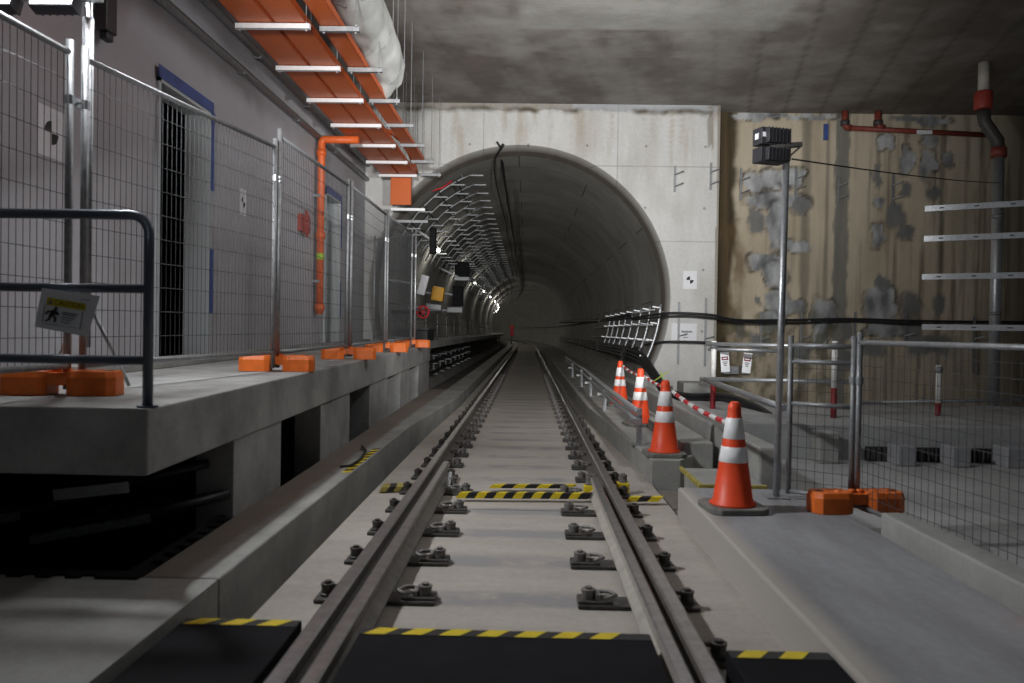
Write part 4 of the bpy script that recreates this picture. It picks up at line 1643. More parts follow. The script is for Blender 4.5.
wall_bracket(675, 166, 192, 15.88, 'cable bracket high on the pale portal wall, nearer the tunnel mouth', (0.35, 0.8))
wall_bracket(711, 163, 190, 15.88, 'cable bracket high on the pale portal wall, by its corner edge', (0.35, 0.8))
wall_bracket(679, 302, 364, 15.88, 'tall cable bracket overlapping the white notice sheet', (0.25, 0.55))
wall_bracket(706, 298, 366, 15.88, 'tall cable bracket between the notice sheet and the wall corner', (0.3, 0.6))
wall_bracket(741, 168, 200, 16.37, 'cable bracket on the brown wall strip beside the grey patches', (0.4, 0.8))
wall_bracket(796, 168, 195, 16.37, 'cable bracket on the stained wall just behind the floodlight mast', (0.4, 0.8))
wall_bracket(838, 177, 204, 16.37, 'cable bracket on the stained wall beside the wide grey band', (0.35, 0.8))
wall_bracket(893, 174, 206, 16.37, 'cable bracket on the stained wall among the small grey patches', (0.35, 0.8))
wall_bracket(761, 312, 352, 16.37, 'tall cable bracket low on the stained wall, behind the hanging tags', (0.3, 0.7))
wall_bracket(801, 312, 350, 16.37, 'tall cable bracket low on the stained wall, just past the floodlight mast', (0.3, 0.7))
wall_bracket(855, 312, 348, 16.37, 'tall cable bracket low on the stained wall, above the fence corner', (0.3, 0.7))
wall_bracket(905, 312, 346, 16.37, 'tall cable bracket low on the stained wall under the big hexagonal patch', (0.3, 0.7))
wall_bracket(974, 316, 373, 16.2, 'white cable bracket low on the dark end of the stained wall', (0.4,))


def cable_run(pxs, label, r=0.035, extra=0.0, group='black cables along the end walls'):
    ctrl = [at(px, py, Y) for px, py, Y in pxs]
    pts = []
    n = len(ctrl)
    for i in range(n - 1):
        p0, p1, p2, p3 = ctrl[max(i - 1, 0)], ctrl[i], ctrl[i + 1], ctrl[min(i + 2, n - 1)]
        for k in range(6):
            t = k / 6
            pts.append(0.5 * ((2 * p1) + (p2 - p0) * t + (2 * p0 - 5 * p1 + 4 * p2 - p3) * t * t + (3 * p1 - p0 - 3 * p2 + p3) * t ** 3))
    pts.append(ctrl[-1])
    mb = MB()
    mb.tube(pts, r, 8)
    return tag(mb.build('power_cable', 'cable', loc=ctrl[0], smooth=True), label, 'cable', group)


cable_run([(600, 321, 20.0), (632, 318, 17.2), (660, 314, 15.95), (680, 313, 15.75), (712, 315, 15.72), (738, 320, 15.9), (790, 320, 16.22), (850, 319, 16.22), (920, 321, 16.2), (1010, 322, 16.2), (1060, 322, 16.2)], 'upper thick black cable along the end walls above the notice sheet', 0.024)
cable_run([(632, 320, 17.2), (660, 317, 15.9), (685, 316, 15.72), (712, 318, 15.70), (740, 322, 15.9), (790, 323, 16.2), (850, 321, 16.2), (920, 324, 16.2), (1060, 325, 16.2)], 'second black cable just under the thick one on the end walls', 0.02)
cable_run([(645, 345, 16.4), (665, 342, 15.8), (690, 342, 15.72), (712, 343, 15.74), (730, 345, 16.0)], 'black cable passing below the white notice sheet', 0.025)
cable_run([(560, 322, 30), (590, 321, 22), (600, 321, 20)], 'black cable leaving the tunnel wall rack towards the notice', 0.045)
for k, dz in enumerate((0, 4, 8)):
    cable_run([(598, 345 + dz * .6, 22), (618, 348 + dz * .8, 19), (634, 351 + dz, 17.0), (645, 358 + dz, 15.9), (656, 374 + dz, 14.8), (668, 390 + dz, 13.8), (690, 396 + dz, 12.9), (722, 396 + dz, 11.9), (742, 401 + dz, 11.0), (764, 412 + dz, 10.3), (788, 432 + dz, 9.6), (804, 452 + dz, 9.3)],
              '%s of three heavy black cables curving out of the tunnel behind the cones' % ('Topmost', 'Middle', 'Lowest')[k], 0.05, group='heavy black cables behind the cones')
# yellow-green tie on the bundle
mb = MB()
p = at(659, 377, 13.6)
mb.bar(p + Vector((-0.12, -0.08, -0.08)), p + Vector((0.14, -0.08, 0.10)), 0.03, 0.012)
mb.bar(p + Vector((0.0, -0.09, 0.10)), p + Vector((0.10, -0.09, -0.10)), 0.03, 0.012)
tag(mb.build('cable_tie', 'green', loc=p), 'lime yellow tie knotted on the heavy black cables', 'cable tie')

# small weatherproof boxes behind the tags
for k, px in enumerate((731, 739, 750)):
    p = at(px, 371, 15.9)
    o = thing('socket_box', ('small grey socket box beside the first hanging tag', 'small grey socket box between the hanging tags', 'small grey socket box under the second hanging tag')[k], 'socket box', (p.x, 16.3, p.z), 'grey socket boxes on the stained wall')
    MB().box(p.x - 0.075, p.x + 0.075, 16.2, 16.38, p.z - 0.08, p.z + 0.08).build('box_body', 'cabinet', o, bevel=0.01)
    MB().box(p.x - 0.06, p.x + 0.06, 16.185, 16.2, p.z - 0.02, p.z + 0.07).build('lid', 'galv', o)

# red and white posts with tube handrails
def rw_post(px, pt, pm, pb, Y, label):
    a, m, b = at(px, pt, Y), at(px, pm, Y), at(px, pb, Y)
    o = thing('barrier_post', label, 'barrier post', (b.x, Y, b.z), 'red and white tubular posts')
    MB().tube([(a.x, Y, m.z), (a.x, Y, a.z)], 0.035, 10).build('white_section', 'whitepost', o, smooth=True)
    MB().tube([(a.x, Y, b.z), (a.x, Y, m.z)], 0.035, 10).build('red_section', 'redpost', o, smooth=True)
    MB().lathe([(0.047, -0.04), (0.047, 0.04)], (a.x, Y, a.z - 0.06), 10).build('coupler', 'galvdull', o, smooth=True)
    return o


rw_post(714, 341, 384, 419, 10.6, 'red and white post at the end of the tag rail, near the striped poles')
rw_post(835, 341, 388, 423, 9.7, 'red and white post seen through the narrow fence panel')
rw_post(939, 365, 403, 424, 10.2, 'red and white post standing alone behind the long low fence panel')


def gtube(pxs, r, label, mat='galv'):
    pts = [at(*p) for p in pxs]
    mb = MB()
    mb.tube(pts, r, 10)
    return tag(mb.build('scaffold_tube', mat, loc=pts[0], smooth=True), label, 'scaffold tube', 'scaffold tubes of the stair handrail')


gtube([(706, 344, 10.62), (850, 347, 9.72)], 0.028, 'topmost scaffold tube of the handrail between the red and white posts')
gtube([(708, 349, 11.2), (780, 351, 10.9)], 0.026, 'short scaffold tube that carries the two hanging tags')
gtube([(700, 379, 10.58), (850, 382, 9.68)], 0.028, 'lower level scaffold tube between the red and white posts')
gtube([(706, 380, 10.5), (742, 393, 9.2), (784, 408, 8.0)], 0.035, 'thick scaffold tube sloping down over the heavy black cables')
gtube([(856, 403, 10.4), (1060, 399, 10.0)], 0.025, 'dark level tube behind the long low fence panel', 'galvdull')

# hanging tags
for k, (px, py, tilt) in enumerate(((725, 362, 0.07), (747, 363, -0.10))):
    p = at(px, py, 10.85)
    o = thing('hanging_tag', ('white tag with dark red header hung nearer the red and white post', 'brighter white tag with dark red header hung nearer the floodlight mast')[k], 'tag', p, 'hanging tags')
    ux = Vector((math.cos(tilt), 0, math.sin(tilt)))
    uz = Vector((-math.sin(tilt), 0, math.cos(tilt)))
    nn = Vector((0, -1, 0))
    MB().obox(p, ux * 0.058, uz * 0.135, nn * 0.002).build('card', 'paper', o)
    MB().obox(p + uz * 0.05 + nn * 0.003, ux * 0.045, uz * 0.024, nn * 0.001).build('header', 'tagred', o)
    mb = MB()
    mb.obox(p + uz * 0.05 + nn * 0.0045, ux * 0.03, uz * 0.007, nn * 0.0005)
    mb.build('header_print', 'paper', o)
    mb = MB()
    for j in range(3):
        mb.obox(p - uz * (0.0 + 0.022 * j) + nn * 0.003, ux * (0.032 - 0.006 * j), uz * 0.006, nn * 0.001)
    mb.build('print_line', 'greyink', o)
    mb = MB()
    mb.tube([p + uz * 0.13, p + uz * 0.17 + Vector((0, 0.05, 0))], 0.004, 5)
    mb.build('tie', 'galvdull', o)

# blocks and dark gullies on the lower floor
for k, (px, w) in enumerate(((904, .2), (958, .2), (1014, .24))):
    p = at(px, 463, 8.7)
    stone('plinth_block', p.x - w / 2, p.x + w / 2, 8.62, 8.9, -0.2, 0.02,
          ('small pale plinth block on the lower floor, closest to the fence corner', 'small pale plinth block in the middle of the row on the lower floor', 'small pale plinth block at the picture edge of the lower floor')[k], 'slab')
for k, (x0, x1) in enumerate(((868, 891), (914, 948), (969, 1005))):
    a, b = at(x0, 463, 8.9), at(x1, 463, 8.9)
    o = thing('drain_gully', ('dark gully grate before the first plinth block', 'dark gully grate between the first two plinth blocks', 'dark gully grate between the last two plinth blocks')[k], 'gully', ((a.x + b.x) / 2, 8.95, -0.2), 'dark gully grates at the ledge foot')
    MB().box(a.x, b.x, 8.93, 8.995, -0.19, -0.04).build('gully_box', 'hblack', o)
    mb = MB()
    n = 8
    for i in range(n):
        x = a.x + (b.x - a.x) * (i + 0.5) / n
        mb.box(x - 0.006, x + 0.006, 8.915, 8.93, -0.19, -0.05)
    mb.build('grate', 'iron', o)

# cantilever struts and the steel pipe on the far right
UX, UY = 7.15, 8.75
o = thing('strut_rack', 'upright steel frame holding four level strut arms, mostly beyond the picture edge', 'strut frame', (UX, UY, -0.2))
MB().box(UX, UX + 0.08, UY - 0.04, UY + 0.04, -0.2, 3.3).build('upright', 'galvdull', o)
for k, (px, py) in enumerate(((925, 209), (924, 239), (922, 277), (922, 327))):
    a = at(px, py, 10.0)
    mb = MB()
    q = Vector((UX + 0.02, UY, a.z))
    mb.bar(a, q, 0.045, 0.07)
    d = (q - a).normalized()
    arm = mb.build('strut_arm', 'galv', o)
    mb = MB()
    s = d.cross(Vector((0, 0, 1))).normalized()
    n = 7
    for i in range(n):
        c = a + (q - a) * ((i + 0.5) / n)
        mb.obox(c + s * 0.024, d * 0.025, s * 0.001, Vector((0, 0, 0.007)))
    mb.build('slot', 'darkbox', arm)
    mb = MB()
    mb.bar(q + Vector((-0.35, 0.21 * 1, -0.28)), q + Vector((0.02, 0, -0.05)), 0.03, 0.03)
    mb.build('brace', 'galvdull', o)
pz = at(999, 150, 13.3)
PXX = pz.x
o = thing('riser_assembly', 'steel riser pipe with red collar and cream top passing through the ceiling', 'pipe', (PXX, 13.3, -0.25))
xt = at(984, 70, 13.3).x
MB().tube([(PXX, 13.3, -0.25), (PXX, 13.3, 4.25)], 0.085, 16).build('steel_pipe', 'galv', o, smooth=True)
MB().tube([(PXX, 13.3, 4.25), (PXX - 0.03, 13.3, 4.45), (xt + 0.03, 13.3, 4.75), (xt, 13.3, 4.95)], 0.10, 14).build('offset_bend', 'iron', o, smooth=True)
MB().lathe([(0.13, 0), (0.14, 0.03), (0.14, 0.27), (0.12, 0.3)], (xt, 13.3, 4.95), 18).build('red_collar', 'redcollar', o, smooth=True)
MB().lathe([(0.12, -0.08), (0.12, 0.08)], (PXX, 13.3, 4.25), 18).build('red_collar', 'redpipe', o, smooth=True)
MB().tube([(xt, 13.3, 5.25), (xt, 13.3, 5.72)], 0.085, 16).build('cream_pipe', 'cream', o, smooth=True)
mb = MB()
for z in (1.6, 3.2):
    mb.lathe([(0.095, -0.03), (0.095, 0.03)], (PXX, 13.3, z), 16)
mb.build('pipe_band', 'galvdull', o, smooth=True)

# red pipe along the top of the stained wall
o = thing('red_wall_pipe', 'dark red pipe running along the top of the stained wall', 'pipe', at(845, 127, 16.1))
a, b = at(850, 128, 16.15), at(985, 135, 16.15)
MB().tube([a, b], 0.05, 10).build('pipe', 'redpipe', o, smooth=True)
for px, py in ((845, 113), (878, 114)):
    p = at(px, py, 16.15)
    mb = MB()
    pe = at(px + 1, 128, 16.15)
    mb.tube([(p.x, 16.15, 5.7), (p.x, 16.15, pe.z + 0.08), (p.x + 0.03, 16.15, pe.z + 0.02), (p.x + 0.12, 16.15, pe.z)], 0.065, 10)
    e = mb.build('elbow', 'redpipe', o, smooth=True)
    MB().lathe([(0.085, -0.05), (0.085, 0.05)], (p.x, 16.15, pe.z + 0.1), 12).build('coupling', 'iron', e, smooth=True)
p = at(925, 132, 16.06)
MB().box(p.x - 0.15, p.x + 0.15, 16.07, 16.09, p.z - 0.04, p.z + 0.04).build('pipe_label', 'paper', o)
mb = MB()
p = at(826, 132, 16.36)
mb.box(p.x - 0.04, p.x + 0.04, 16.34, 16.40, p.z - 0.16, p.z + 0.16)
tag(mb.build('wall_plate', 'bluetape', loc=p), 'small dark narrow plate fixed high on the stained wall', 'plate')

# ================================================================== UNDER THE PLATFORM
def tray_side(p, q, h, label, mat='strut'):
    p, q = Vector(p), Vector(q)
    o = thing('cable_ladder', label, 'cable ladder', p, 'cable ladders under the platform')
    mb = MB()
    mb.bar(p, q, 0.02, h)
    mb.build('side_channel', mat, o)
    MB().bar(p + Vector((0, 0.3, 0.02)), q + Vector((0, 0.3, 0.02)), 0.02, h).build('side_channel', mat, o)
    for i in range(4):
        c = p + (q - p) * ((i + 0.5) / 4)
        MB().bar(c, c + Vector((0, 0.3, 0.02)), 0.03, 0.02).build('rung', mat, o)
    mb = MB()
    for j in range(3):
        mb.tube([p + Vector((-0.4, 0.06 + 0.08 * j, h * 0.55)), q + Vector((0.05, 0.06 + 0.08 * j, h * 0.55)), q + Vector((0.35, 0.3 + 0.08 * j, h * 0.55 + 0.06))], 0.028, 8)
    mb.build('carried_cable', 'cable', o, smooth=True)


tray_side(at(54, 495, 4.6), at(128, 487, 4.6), 0.065, 'brightest cable ladder end in the dark space under the platform')
tray_side(at(45, 523, 4.7), at(108, 514, 4.7), 0.05, 'second cable ladder below the brightest one under the platform', 'galvdull')
tray_side(at(30, 540, 4.5), at(150, 518, 4.6), 0.05, 'lowest cable ladder under the platform', 'galvdull')
tray_side(at(-30, 522, 4.5), at(18, 516, 4.5), 0.05, 'cable ladder at the picture edge under the platform', 'galvdull')
mb = MB()
teeth = []
y = 3.80
while y < 4.90:
    teeth += [(EDGE(y) - 0.015, y), (EDGE(y) - 0.015, y + 0.07), (EDGE(y) - 0.07, y + 0.07), (EDGE(y) - 0.07, y + 0.14)]
    y += 0.14
outer = [(-3.25, 3.665)]
x = -3.2
while x < -1.95:
    outer += [(x, 3.665), (x, 3.70), (x + 0.07, 3.70), (x + 0.07, 3.665)]
    x += 0.14
poly = [(-3.25, 3.76)] + outer[1:] + [(EDGE(3.8) - 0.015, 3.665)] + teeth + [(EDGE(y) - 0.10, y), (-1.90, 3.76)]
mb.prism(poly, 0.0, 0.012)  # thin black sheet stands in for the notched shadow edge
tag(mb.build('pit_shade', 'rubber', loc=(-1.85, 4.3, 0)), 'black notched membrane edge around the pit under the platform', 'shade')
MB_ = None
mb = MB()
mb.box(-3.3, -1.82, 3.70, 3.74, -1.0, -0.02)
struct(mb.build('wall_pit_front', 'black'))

# ================================================================== TUNNEL CONTENTS
def arm_proto():
    y = 17.0
    o = thing('tunnel_bracket', 'x', 'cable bracket', (PC.x, y, PC.z), 'curved cable brackets along the tunnel crown')
    mb = MB()
    R = TR - 0.09
    pts = [(PC.x + math.cos(t) * R, y, PC.z + math.sin(t) * R) for t in [math.radians(112 + 44 * k / 9) for k in range(10)]]
    mb.tube(pts, 0.022, 6)
    t = [(mb.build('curved_channel', 'galvdull', o, smooth=True), [])]
    for a in (113, 122, 131, 140, 149):
        ar = math.radians(a)
        p = Vector((PC.x + math.cos(ar) * R, y, PC.z + math.sin(ar) * R))
        t.append((MB().bar(p, p + Vector((0.30, 0, 0.0)), 0.03, 0.025).build('arm', 'galvdull', o), []))
    for a in (116, 150):
        ar = math.radians(a)
        p = Vector((math.cos(ar), 0, math.sin(ar)))
        c = Vector((PC.x, y, PC.z))
        t.append((MB().tube([c + p * R, c + p * (TR + 0.01)], 0.012, 6).build('fixing', 'galvdull', o), []))
    return o, t


ao, atree = arm_proto()
for i in range(30):
    y = 17.0 + 1.1 * i
    lab = ('%s curved cable bracket inside the tunnel, counted from its mouth' % ORD[i].capitalize()) if i < 14 else 'small curved cable bracket deep in the dark tunnel crown'
    if i == 0:
        ao['label'] = lab
    else:
        copy_tree(ao, atree, (PC.x + bend(y), y, PC.z), 0, lab)
# long cables on those brackets
for k, a in enumerate((119, 128, 137, 146)):
    ar = math.radians(a)
    mb = MB()
    R = TR - 0.15
    mb.tube([(PC.x + bend(y) + math.cos(ar) * R, y, PC.z + math.sin(ar) * R) for y in [16.6] + [16.6 + 3 * i for i in range(1, 20)]], 0.016, 6)
    tag(mb.build('tunnel_cable', 'cable', smooth=True, loc=(PC.x, 16.6, PC.z)), '%s thin cable lying on the curved brackets, counted from the crown' % ORD[k].capitalize(), 'cable', 'cables on the curved brackets')
# red lead across the first brackets
mb = MB()
rp = [at(418, 196, 16.6), at(432, 191, 16.9), at(442, 188, 17.0), at(452, 181, 17.0)]
mb.tube(rp, 0.02, 6)
tag(mb.build('red_lead', 'redtape', loc=rp[0], smooth=True), 'red lead draped over the first curved bracket', 'cable')

# crown cables
for k, (px, lab, r, sw) in enumerate(((493, 'black cable hanging slack from the tunnel crown, with a loop at its mouth', 0.022, 0.10), (500, 'second thicker black cable along the tunnel crown', 0.035, 0.0))):
    p = at(px, 150, 16.05)
    x0 = p.x
    pts = []
    if k == 0:
        pts += [at(497, 142, 15.8), at(501, 148, 15.9), at(495, 158, 16.4), at(494, 170, 17.2)]
        x0 = pts[-1].x
    else:
        pts += [at(503, 145, 15.85), at(499, 151, 16.2), at(502, 162, 17.0)]
        x0 = pts[-1].x
    for i in range(1, 60):
        y = 17.2 + 1.4 * i
        sg = 0.06 * math.cos(i * 0.9) + sw * math.sin(i * 0.6)
        xx = x0 + bend(y)
        zz = PC.z + math.sqrt(TR ** 2 - (x0 - PC.x) ** 2) - 0.10 - abs(sg)
        pts.append(Vector((xx, y, zz)))
    mb = MB()
    mb.tube(pts, r, 6)
    tag(mb.build('crown_cable', 'cable', loc=pts[0], smooth=True), lab, 'cable', 'cables along the tunnel crown')


# cable ladder struts on the other tunnel side
def side_strut():
    y = 16.35
    o = thing('wall_rack', 'x', 'cable rack', (PC.x, y, PC.z), 'curved cable racks on the tunnel side')
    R = TR - 0.07
    angs_ = [math.radians(-27 + 25 * k / 9) for k in range(10)]
    t = [(MB().tube([(PC.x + math.cos(a) * R, y, PC.z + math.sin(a) * R) for a in angs_], 0.028, 8).build('curved_upright', 'galv', o, smooth=True), [])]
    for a in (-24, -17, -10, -3.5):
        ar = math.radians(a)
        p = Vector((PC.x + math.cos(ar) * R, y, PC.z + math.sin(ar) * R))
        t.append((MB().bar(p, p + Vector((-0.16, 0, 0.02)), 0.03, 0.025).build('arm', 'galv', o), []))
    ar = math.radians(-5)
    p = Vector((math.cos(ar), 0, math.sin(ar)))
    c = Vector((PC.x, y, PC.z))
    t.append((MB().tube([c + p * R, c + p * (TR + 0.01)], 0.012, 6).build('fixing', 'galvdull', o), []))
    return o, t


so, stree = side_strut()
for i in range(8):
    y = 16.1 + 1.4 * i
    lab = '%s curved cable rack on the notice side of the tunnel, counted from its mouth' % ORD[i].capitalize()
    if i == 0:
        so['label'] = lab
        so.location.y = y
    else:
        copy_tree(so, stree, (PC.x + bend(y), y, PC.z), 0, lab)
for k, a in enumerate((-4, -10.5, -17.5)):
    ar = math.radians(a)
    R = TR - 0.11
    mb = MB()
    mb.tube([(PC.x + math.cos(ar) * R, y, PC.z + math.sin(ar) * R) for y in (16.6, 21, 26, 31)], 0.018, 6)
    tag(mb.build('rack_rod', 'strut', loc=(PC.x + 2.8, 16.6, PC.z), smooth=True), '%s long pale rod across the curved cable racks' % ('Topmost', 'Middle', 'Lowest')[k], 'rod', 'rods of the cable racks')
for k, a in enumerate((-22, -23.5, -25, -26.5)):
    ar = math.radians(a)
    R = TR - 0.16
    mb = MB()
    mb.tube([(PC.x + bend(y) + math.cos(ar) * R, y, PC.z + math.sin(ar) * R + 0.03 * math.sin(y * 3 + k)) for y in [16.9 + 0.7 * i for i in range(60)]], 0.035, 6)
    tag(mb.build('power_cable', 'cable', loc=(PC.x + 2.6, 16.9, PC.z), smooth=True), '%s black cable in the bundle under the curved racks' % ('Topmost', 'Second', 'Third', 'Lowest')[k], 'cable', 'cable bundle under the racks')
mb = MB()
ar = math.radians(-4.5)
mb.tube([(PC.x + bend(y) + math.cos(ar) * (TR - 0.12), y, PC.z + math.sin(ar) * (TR - 0.12)) for y in [20 + 2 * i for i in range(50)]], 0.045, 6)
tag(mb.build('power_cable', 'cable', loc=(PC.x + 2.8, 20, PC.z), smooth=True), 'single black cable following the tunnel side into the far curve', 'cable')
for k, (px, py) in enumerate(((588, 360), (596, 355))):
    mb = MB()
    a = at(px, py, 17.6)
    b = at(px + 8, py - 15, 18.2)
    a = Vector((2.05, a.y, a.z)); b = Vector((2.35, b.y, b.z))
    mb.bar(a, b, 0.07, 0.03)
    tag(mb.build('grip_bar', 'iron', loc=a), ('dark slanting bar on the tunnel side below the racks', 'second dark slanting bar, just beyond the first')[k], 'bar', 'dark slanting bars on the tunnel side')

# walkway handrail and equipment inside the tunnel
o = thing('walkway_rail', 'dark double handrail along the tunnel walkway', 'handrail', (-2.3, 16.3, 0.95))
for z in (1.35, 1.62):
    mb = MB()
    mb.tube([(-2.45 + bend(y), y, z) for y in [16.4 + 3 * i for i in range(22)]], 0.022, 6)
    mb.build('rail', 'galvdull', o, smooth=True)
for i in range(12):
    y = 16.6 + 2.4 * i
    MB().tube([(-2.45, y, 0.95), (-2.45, y, 1.64)], 0.02, 6).build('post', 'galvdull', o, smooth=True)
for k, z in enumerate((0.62, 0.42, 0.15)):
    mb = MB()
    mb.tube([(-2.35 + bend(y), y, z + 0.03 * math.sin(y * 1.7 + k)) for y in [16.2 + 2 * i for i in range(35)]], 0.045, 8)
    tag(mb.build('walkway_cable', 'cable', loc=(-2.35, 16.2, z), smooth=True), ('upper', 'middle', 'lowest')[k].capitalize() + ' black cable slung under the tunnel walkway', 'cable', 'cables under the tunnel walkway')
for i in range(10):
    y = 16.6 + 1.6 * i
    o = thing('cable_hook', ('%s pale hook bracket under the tunnel walkway, from the mouth' % ORD[i].capitalize()), 'bracket', (-2.5, y, 0.1), 'hook brackets under the tunnel walkway')
    MB().box(-2.55, -2.51, y - 0.02, y + 0.02, 0.05, 0.75).build('upright', 'galvdull', o)
    for z in (0.10, 0.36, 0.56):
        MB().box(-2.51, -2.24, y - 0.02, y + 0.02, z - 0.02, z + 0.005).build('arm', 'galvdull', o)


def eq_box(name, px, py, hw, hh, Y, depth, mat, label, cat, tilt=0.0):
    p = at(px, py, Y)
    w, h = hw * Y / F, hh * Y / F
    o = thing(name, label, cat, (p.x, Y, p.z - h), 'equipment on the tunnel walkway side')
    up = Vector((math.sin(tilt), 0, math.cos(tilt)))
    rt = Vector((math.cos(tilt), 0, -math.sin(tilt)))
    MB().obox(p, rt * w, Vector((0, depth / 2, 0)), up * h).build('box_body', mat, o, bevel=0.02)
    MB().obox(p + Vector((0, -depth / 2 - 0.004, 0)), rt * w * 0.8, Vector((0, 0.006, 0)), up * h * 0.8).build('front_cover', mat, o, bevel=0.004)
    ar = Vector((p.x - (PC.x), 0, p.z - PC.z)).normalized()
    e = Vector((PC.x, Y, PC.z)) + ar * (TR + 0.01)
    MB().bar(p, e, 0.05, 0.05, up=(0, 1, 0)).build('wall_bracket', 'galvdull', o)
    return o


eq_box('panel_box', 423, 285, 4, 10, 17.5, 0.10, 'paper', 'white panel on the tunnel side nearest the mouth', 'panel', 0.25)
eq_box('amber_box', 438, 294, 6, 7, 21.0, 0.25, 'yellowbox', 'amber yellow box on the tunnel side', 'box', 0.15)
eq_box('grey_shelf', 434, 307, 8, 3, 20.6, 0.3, 'galvdull', 'pale grey tray below the amber yellow box', 'tray', 0.1)
eq_box('dark_cabinet', 433, 241, 3, 13, 18.0, 0.25, 'black', 'tall black box above the white panel in the tunnel', 'box', 0.0)
eq_box('dark_cabinet', 458, 296, 5, 10, 26.0, 0.4, 'black', 'black box beyond the amber yellow box', 'box', 0.0)
eq_box('dark_cabinet', 462, 270, 7, 8, 27.0, 0.4, 'black', 'black bulky unit above the second black box', 'box', 0.0)
eq_box('grey_shelf', 462, 279, 8, 2, 25.0, 0.3, 'galvdull', 'pale grey shelf between the two farther black boxes', 'tray', 0.0)
eq_box('grey_shelf', 455, 310, 8, 3, 25.0, 0.3, 'galvdull', 'pale grey tray below the farther black box', 'tray', 0.0)
p = at(437, 335, 17.2)
o = thing('equipment_crate', 'low dark crate on the tunnel walkway just past the fence', 'crate', (p.x, 17.2, 0.95))
MB().box(-2.75, -2.15, 17.0, 18.2, 0.95, 1.18).build('crate_body', 'darkbox', o, bevel=0.02)
MB().box(-2.77, -2.13, 16.98, 18.22, 1.18, 1.22).build('lid', 'iron', o, bevel=0.01)
# red valve wheel
p = at(423, 312, 17.6)
o = thing('valve_wheel', 'red valve wheel just inside the tunnel mouth', 'valve', p)
mb = MB()
mb.tube([p + Vector((0.13 * math.cos(t), 0, 0.13 * math.sin(t))) for t in [2 * PI * k / 18 for k in range(19)]], 0.022, 8)
mb.build('wheel', 'redtape', o, smooth=True)
mb = MB()
for k in range(3):
    a = k * PI / 3
    d = Vector((0.13 * math.cos(a), 0, 0.13 * math.sin(a)))
    mb.tube([p - d, p + d], 0.012, 6)
mb.build('spokes', 'redtape', o, smooth=True)
mb = MB()
mb.tube([p, p + Vector((-0.05, 0.25, 0)), p + Vector((-0.75, 0.35, 0))], 0.045, 8)
mb.build('valve_body', 'iron', o, smooth=True)

# tunnel lamps
def tunnel_lamp(i, y, power):
    ar = math.radians(147)
    R = TR - 0.10
    p = Vector((PC.x + bend(y) + math.cos(ar) * R, y, PC.z + math.sin(ar) * R))
    lab = ('%s small lit lamp on the tunnel side, counted from the mouth' % ORD[i].capitalize())
    o = thing('tunnel_lamp', lab, 'lamp', p, 'small lamps along the tunnel')
    w = Vector((math.cos(ar), 0, math.sin(ar)))
    MB().obox(p + w * 0.05, Vector((0.05, 0, 0.02)), Vector((0, 0.12, 0)), Vector((-0.02, 0, 0.04))).build('housing', 'darkbox', o, bevel=0.01)
    MB().lathe([(0.02, -0.05), (0.055, -0.03), (0.06, 0.0), (0.055, 0.03), (0.02, 0.05)], p + Vector((0.06, -0.02, -0.03)), 12, axis=(0, 1, 0)).build('bulb', 'bulb', o, smooth=True)
    l = bpy.data.lights.new('tunnel_light', 'POINT')
    l.energy = power
    l.shadow_soft_size = 0.05
    l.color = (1.0, 0.96, 0.86)
    lo = bpy.data.objects.new('tunnel_light', l)
    C.objects.link(lo)
    lo.parent = o
    lo.location = Vector((0.16, 0.0, -0.12))


for i in range(18):
    tunnel_lamp(i, 22.0 + 7.5 * i, 13.0 if i < 5 else 28.0)  # deepest lamps of the row are added to brighten the far curve
# red marker far along the track
yy = 70.0
xx = TX + bend(yy)
p = at(512, 326, yy)
o = thing('red_marker', 'small red marker board standing far down the track', 'marker', (p.x, yy, BED))
MB().tube([(p.x, yy, BED), (p.x, yy, 0.8)], 0.04, 8).build('stand', 'iron', o, smooth=True)
MB().box(p.x - 0.16, p.x + 0.16, yy - 0.03, yy + 0.03, 0.75, 1.7).build('board', 'redtape', o, bevel=0.02)

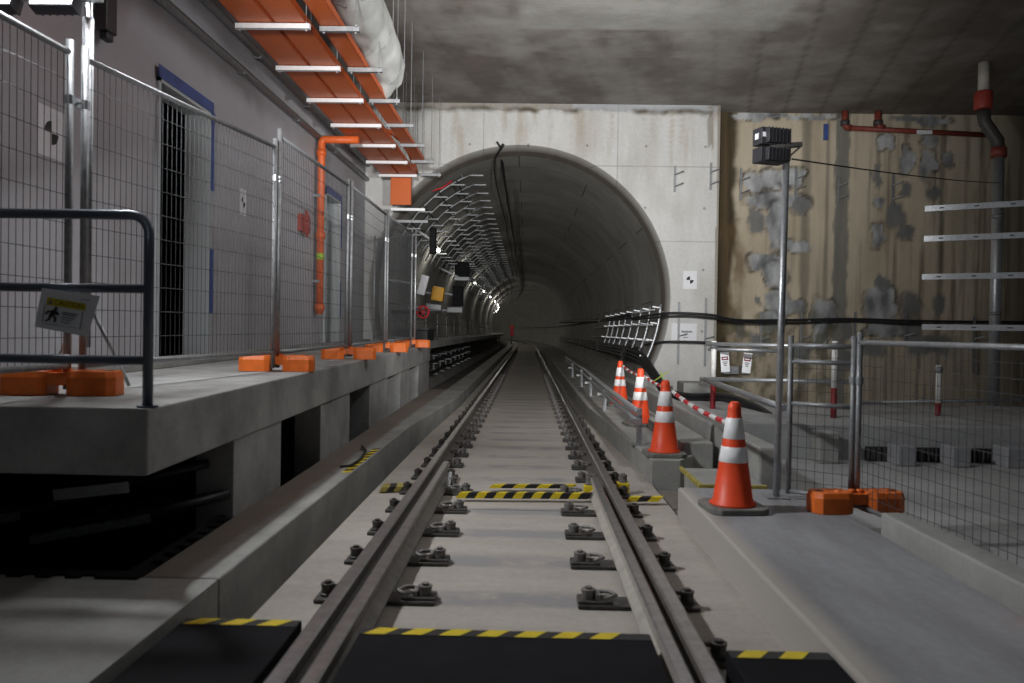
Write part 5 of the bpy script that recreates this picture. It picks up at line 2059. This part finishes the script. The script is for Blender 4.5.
# ================================================================== LIGHT
def light(name, kind, loc, energy, size=0.2, col=(1, 1, 1), target=None, spot=None, blend=0.5, sy=None):
    l = bpy.data.lights.new(name, kind)
    l.energy = energy
    l.color = col
    if kind == 'AREA':
        l.size = size
        if sy:
            l.shape = 'RECTANGLE'
            l.size_y = sy
    else:
        l.shadow_soft_size = size
    if kind == 'SPOT':
        l.spot_size = spot
        l.spot_blend = blend
    o = bpy.data.objects.new(name, l)
    C.objects.link(o)
    o.location = loc
    if target is not None:
        o.rotation_euler = (Vector(target) - Vector(loc)).to_track_quat('-Z', 'Y').to_euler()
    return o


for c, n_ in HEADS:
    light('work_lamp_light', 'POINT', c + n_ * 0.06, 0.5, 0.10, (0.88, 0.93, 1.0))
light('work_lamp_beam', 'AREA', (LX - 0.06, LY + 0.06, 3.38), 150, 0.25, (0.95, 0.975, 1.0), (2.5, 5.6, 1.0))
# the black floodlight on the mast throws its light away from the camera, at the end wall and the ceiling
light('flood_beam', 'SPOT', FLOOD + Vector((-0.03, 0.16, 0.0)), 1300, 0.09, (1.0, 0.99, 0.975), (0.6, 15.9, 4.4), math.radians(100), 1.0)
light('portal_fill', 'SPOT', (-0.9, -0.6, 2.4), 4700, 0.35, (1.0, 0.99, 0.975), (0.6, 15.9, 5.2), math.radians(48), 1.0)  # unseen fill added behind the camera for portal, ceiling and tunnel
light('left_wall_fill', 'AREA', (2.4, 8.0, 5.5), 75, 0.8, (0.95, 0.97, 1.0), (-3.3, 9.0, 2.0))  # unseen fill added to brighten the left wall and platform side
light('rear_fill', 'AREA', (-1.5, -1.5, 5.3), 8, 1.5, (0.97, 0.98, 1.0), (0.8, 5, 0.0))  # weak unseen fill added above and behind the camera
w = bpy.data.worlds.new('world')
bpy.context.scene.world = w
w.use_nodes = True
w.node_tree.nodes['Background'].inputs[0].default_value = (0.8, 0.9, 1.0, 1)
w.node_tree.nodes['Background'].inputs[1].default_value = 0.03

sc = bpy.context.scene
sc.view_settings.view_transform = 'Standard'
sc.view_settings.look = 'None'
sc.view_settings.gamma = 1.0
sc.view_settings.exposure = 0.0
sc.view_settings.use_curve_mapping = False
sc.cycles.max_bounces = 6
sc.cycles.diffuse_bounces = 4
sc.cycles.use_denoising = True
sc.cycles.sample_clamp_indirect = 4.0
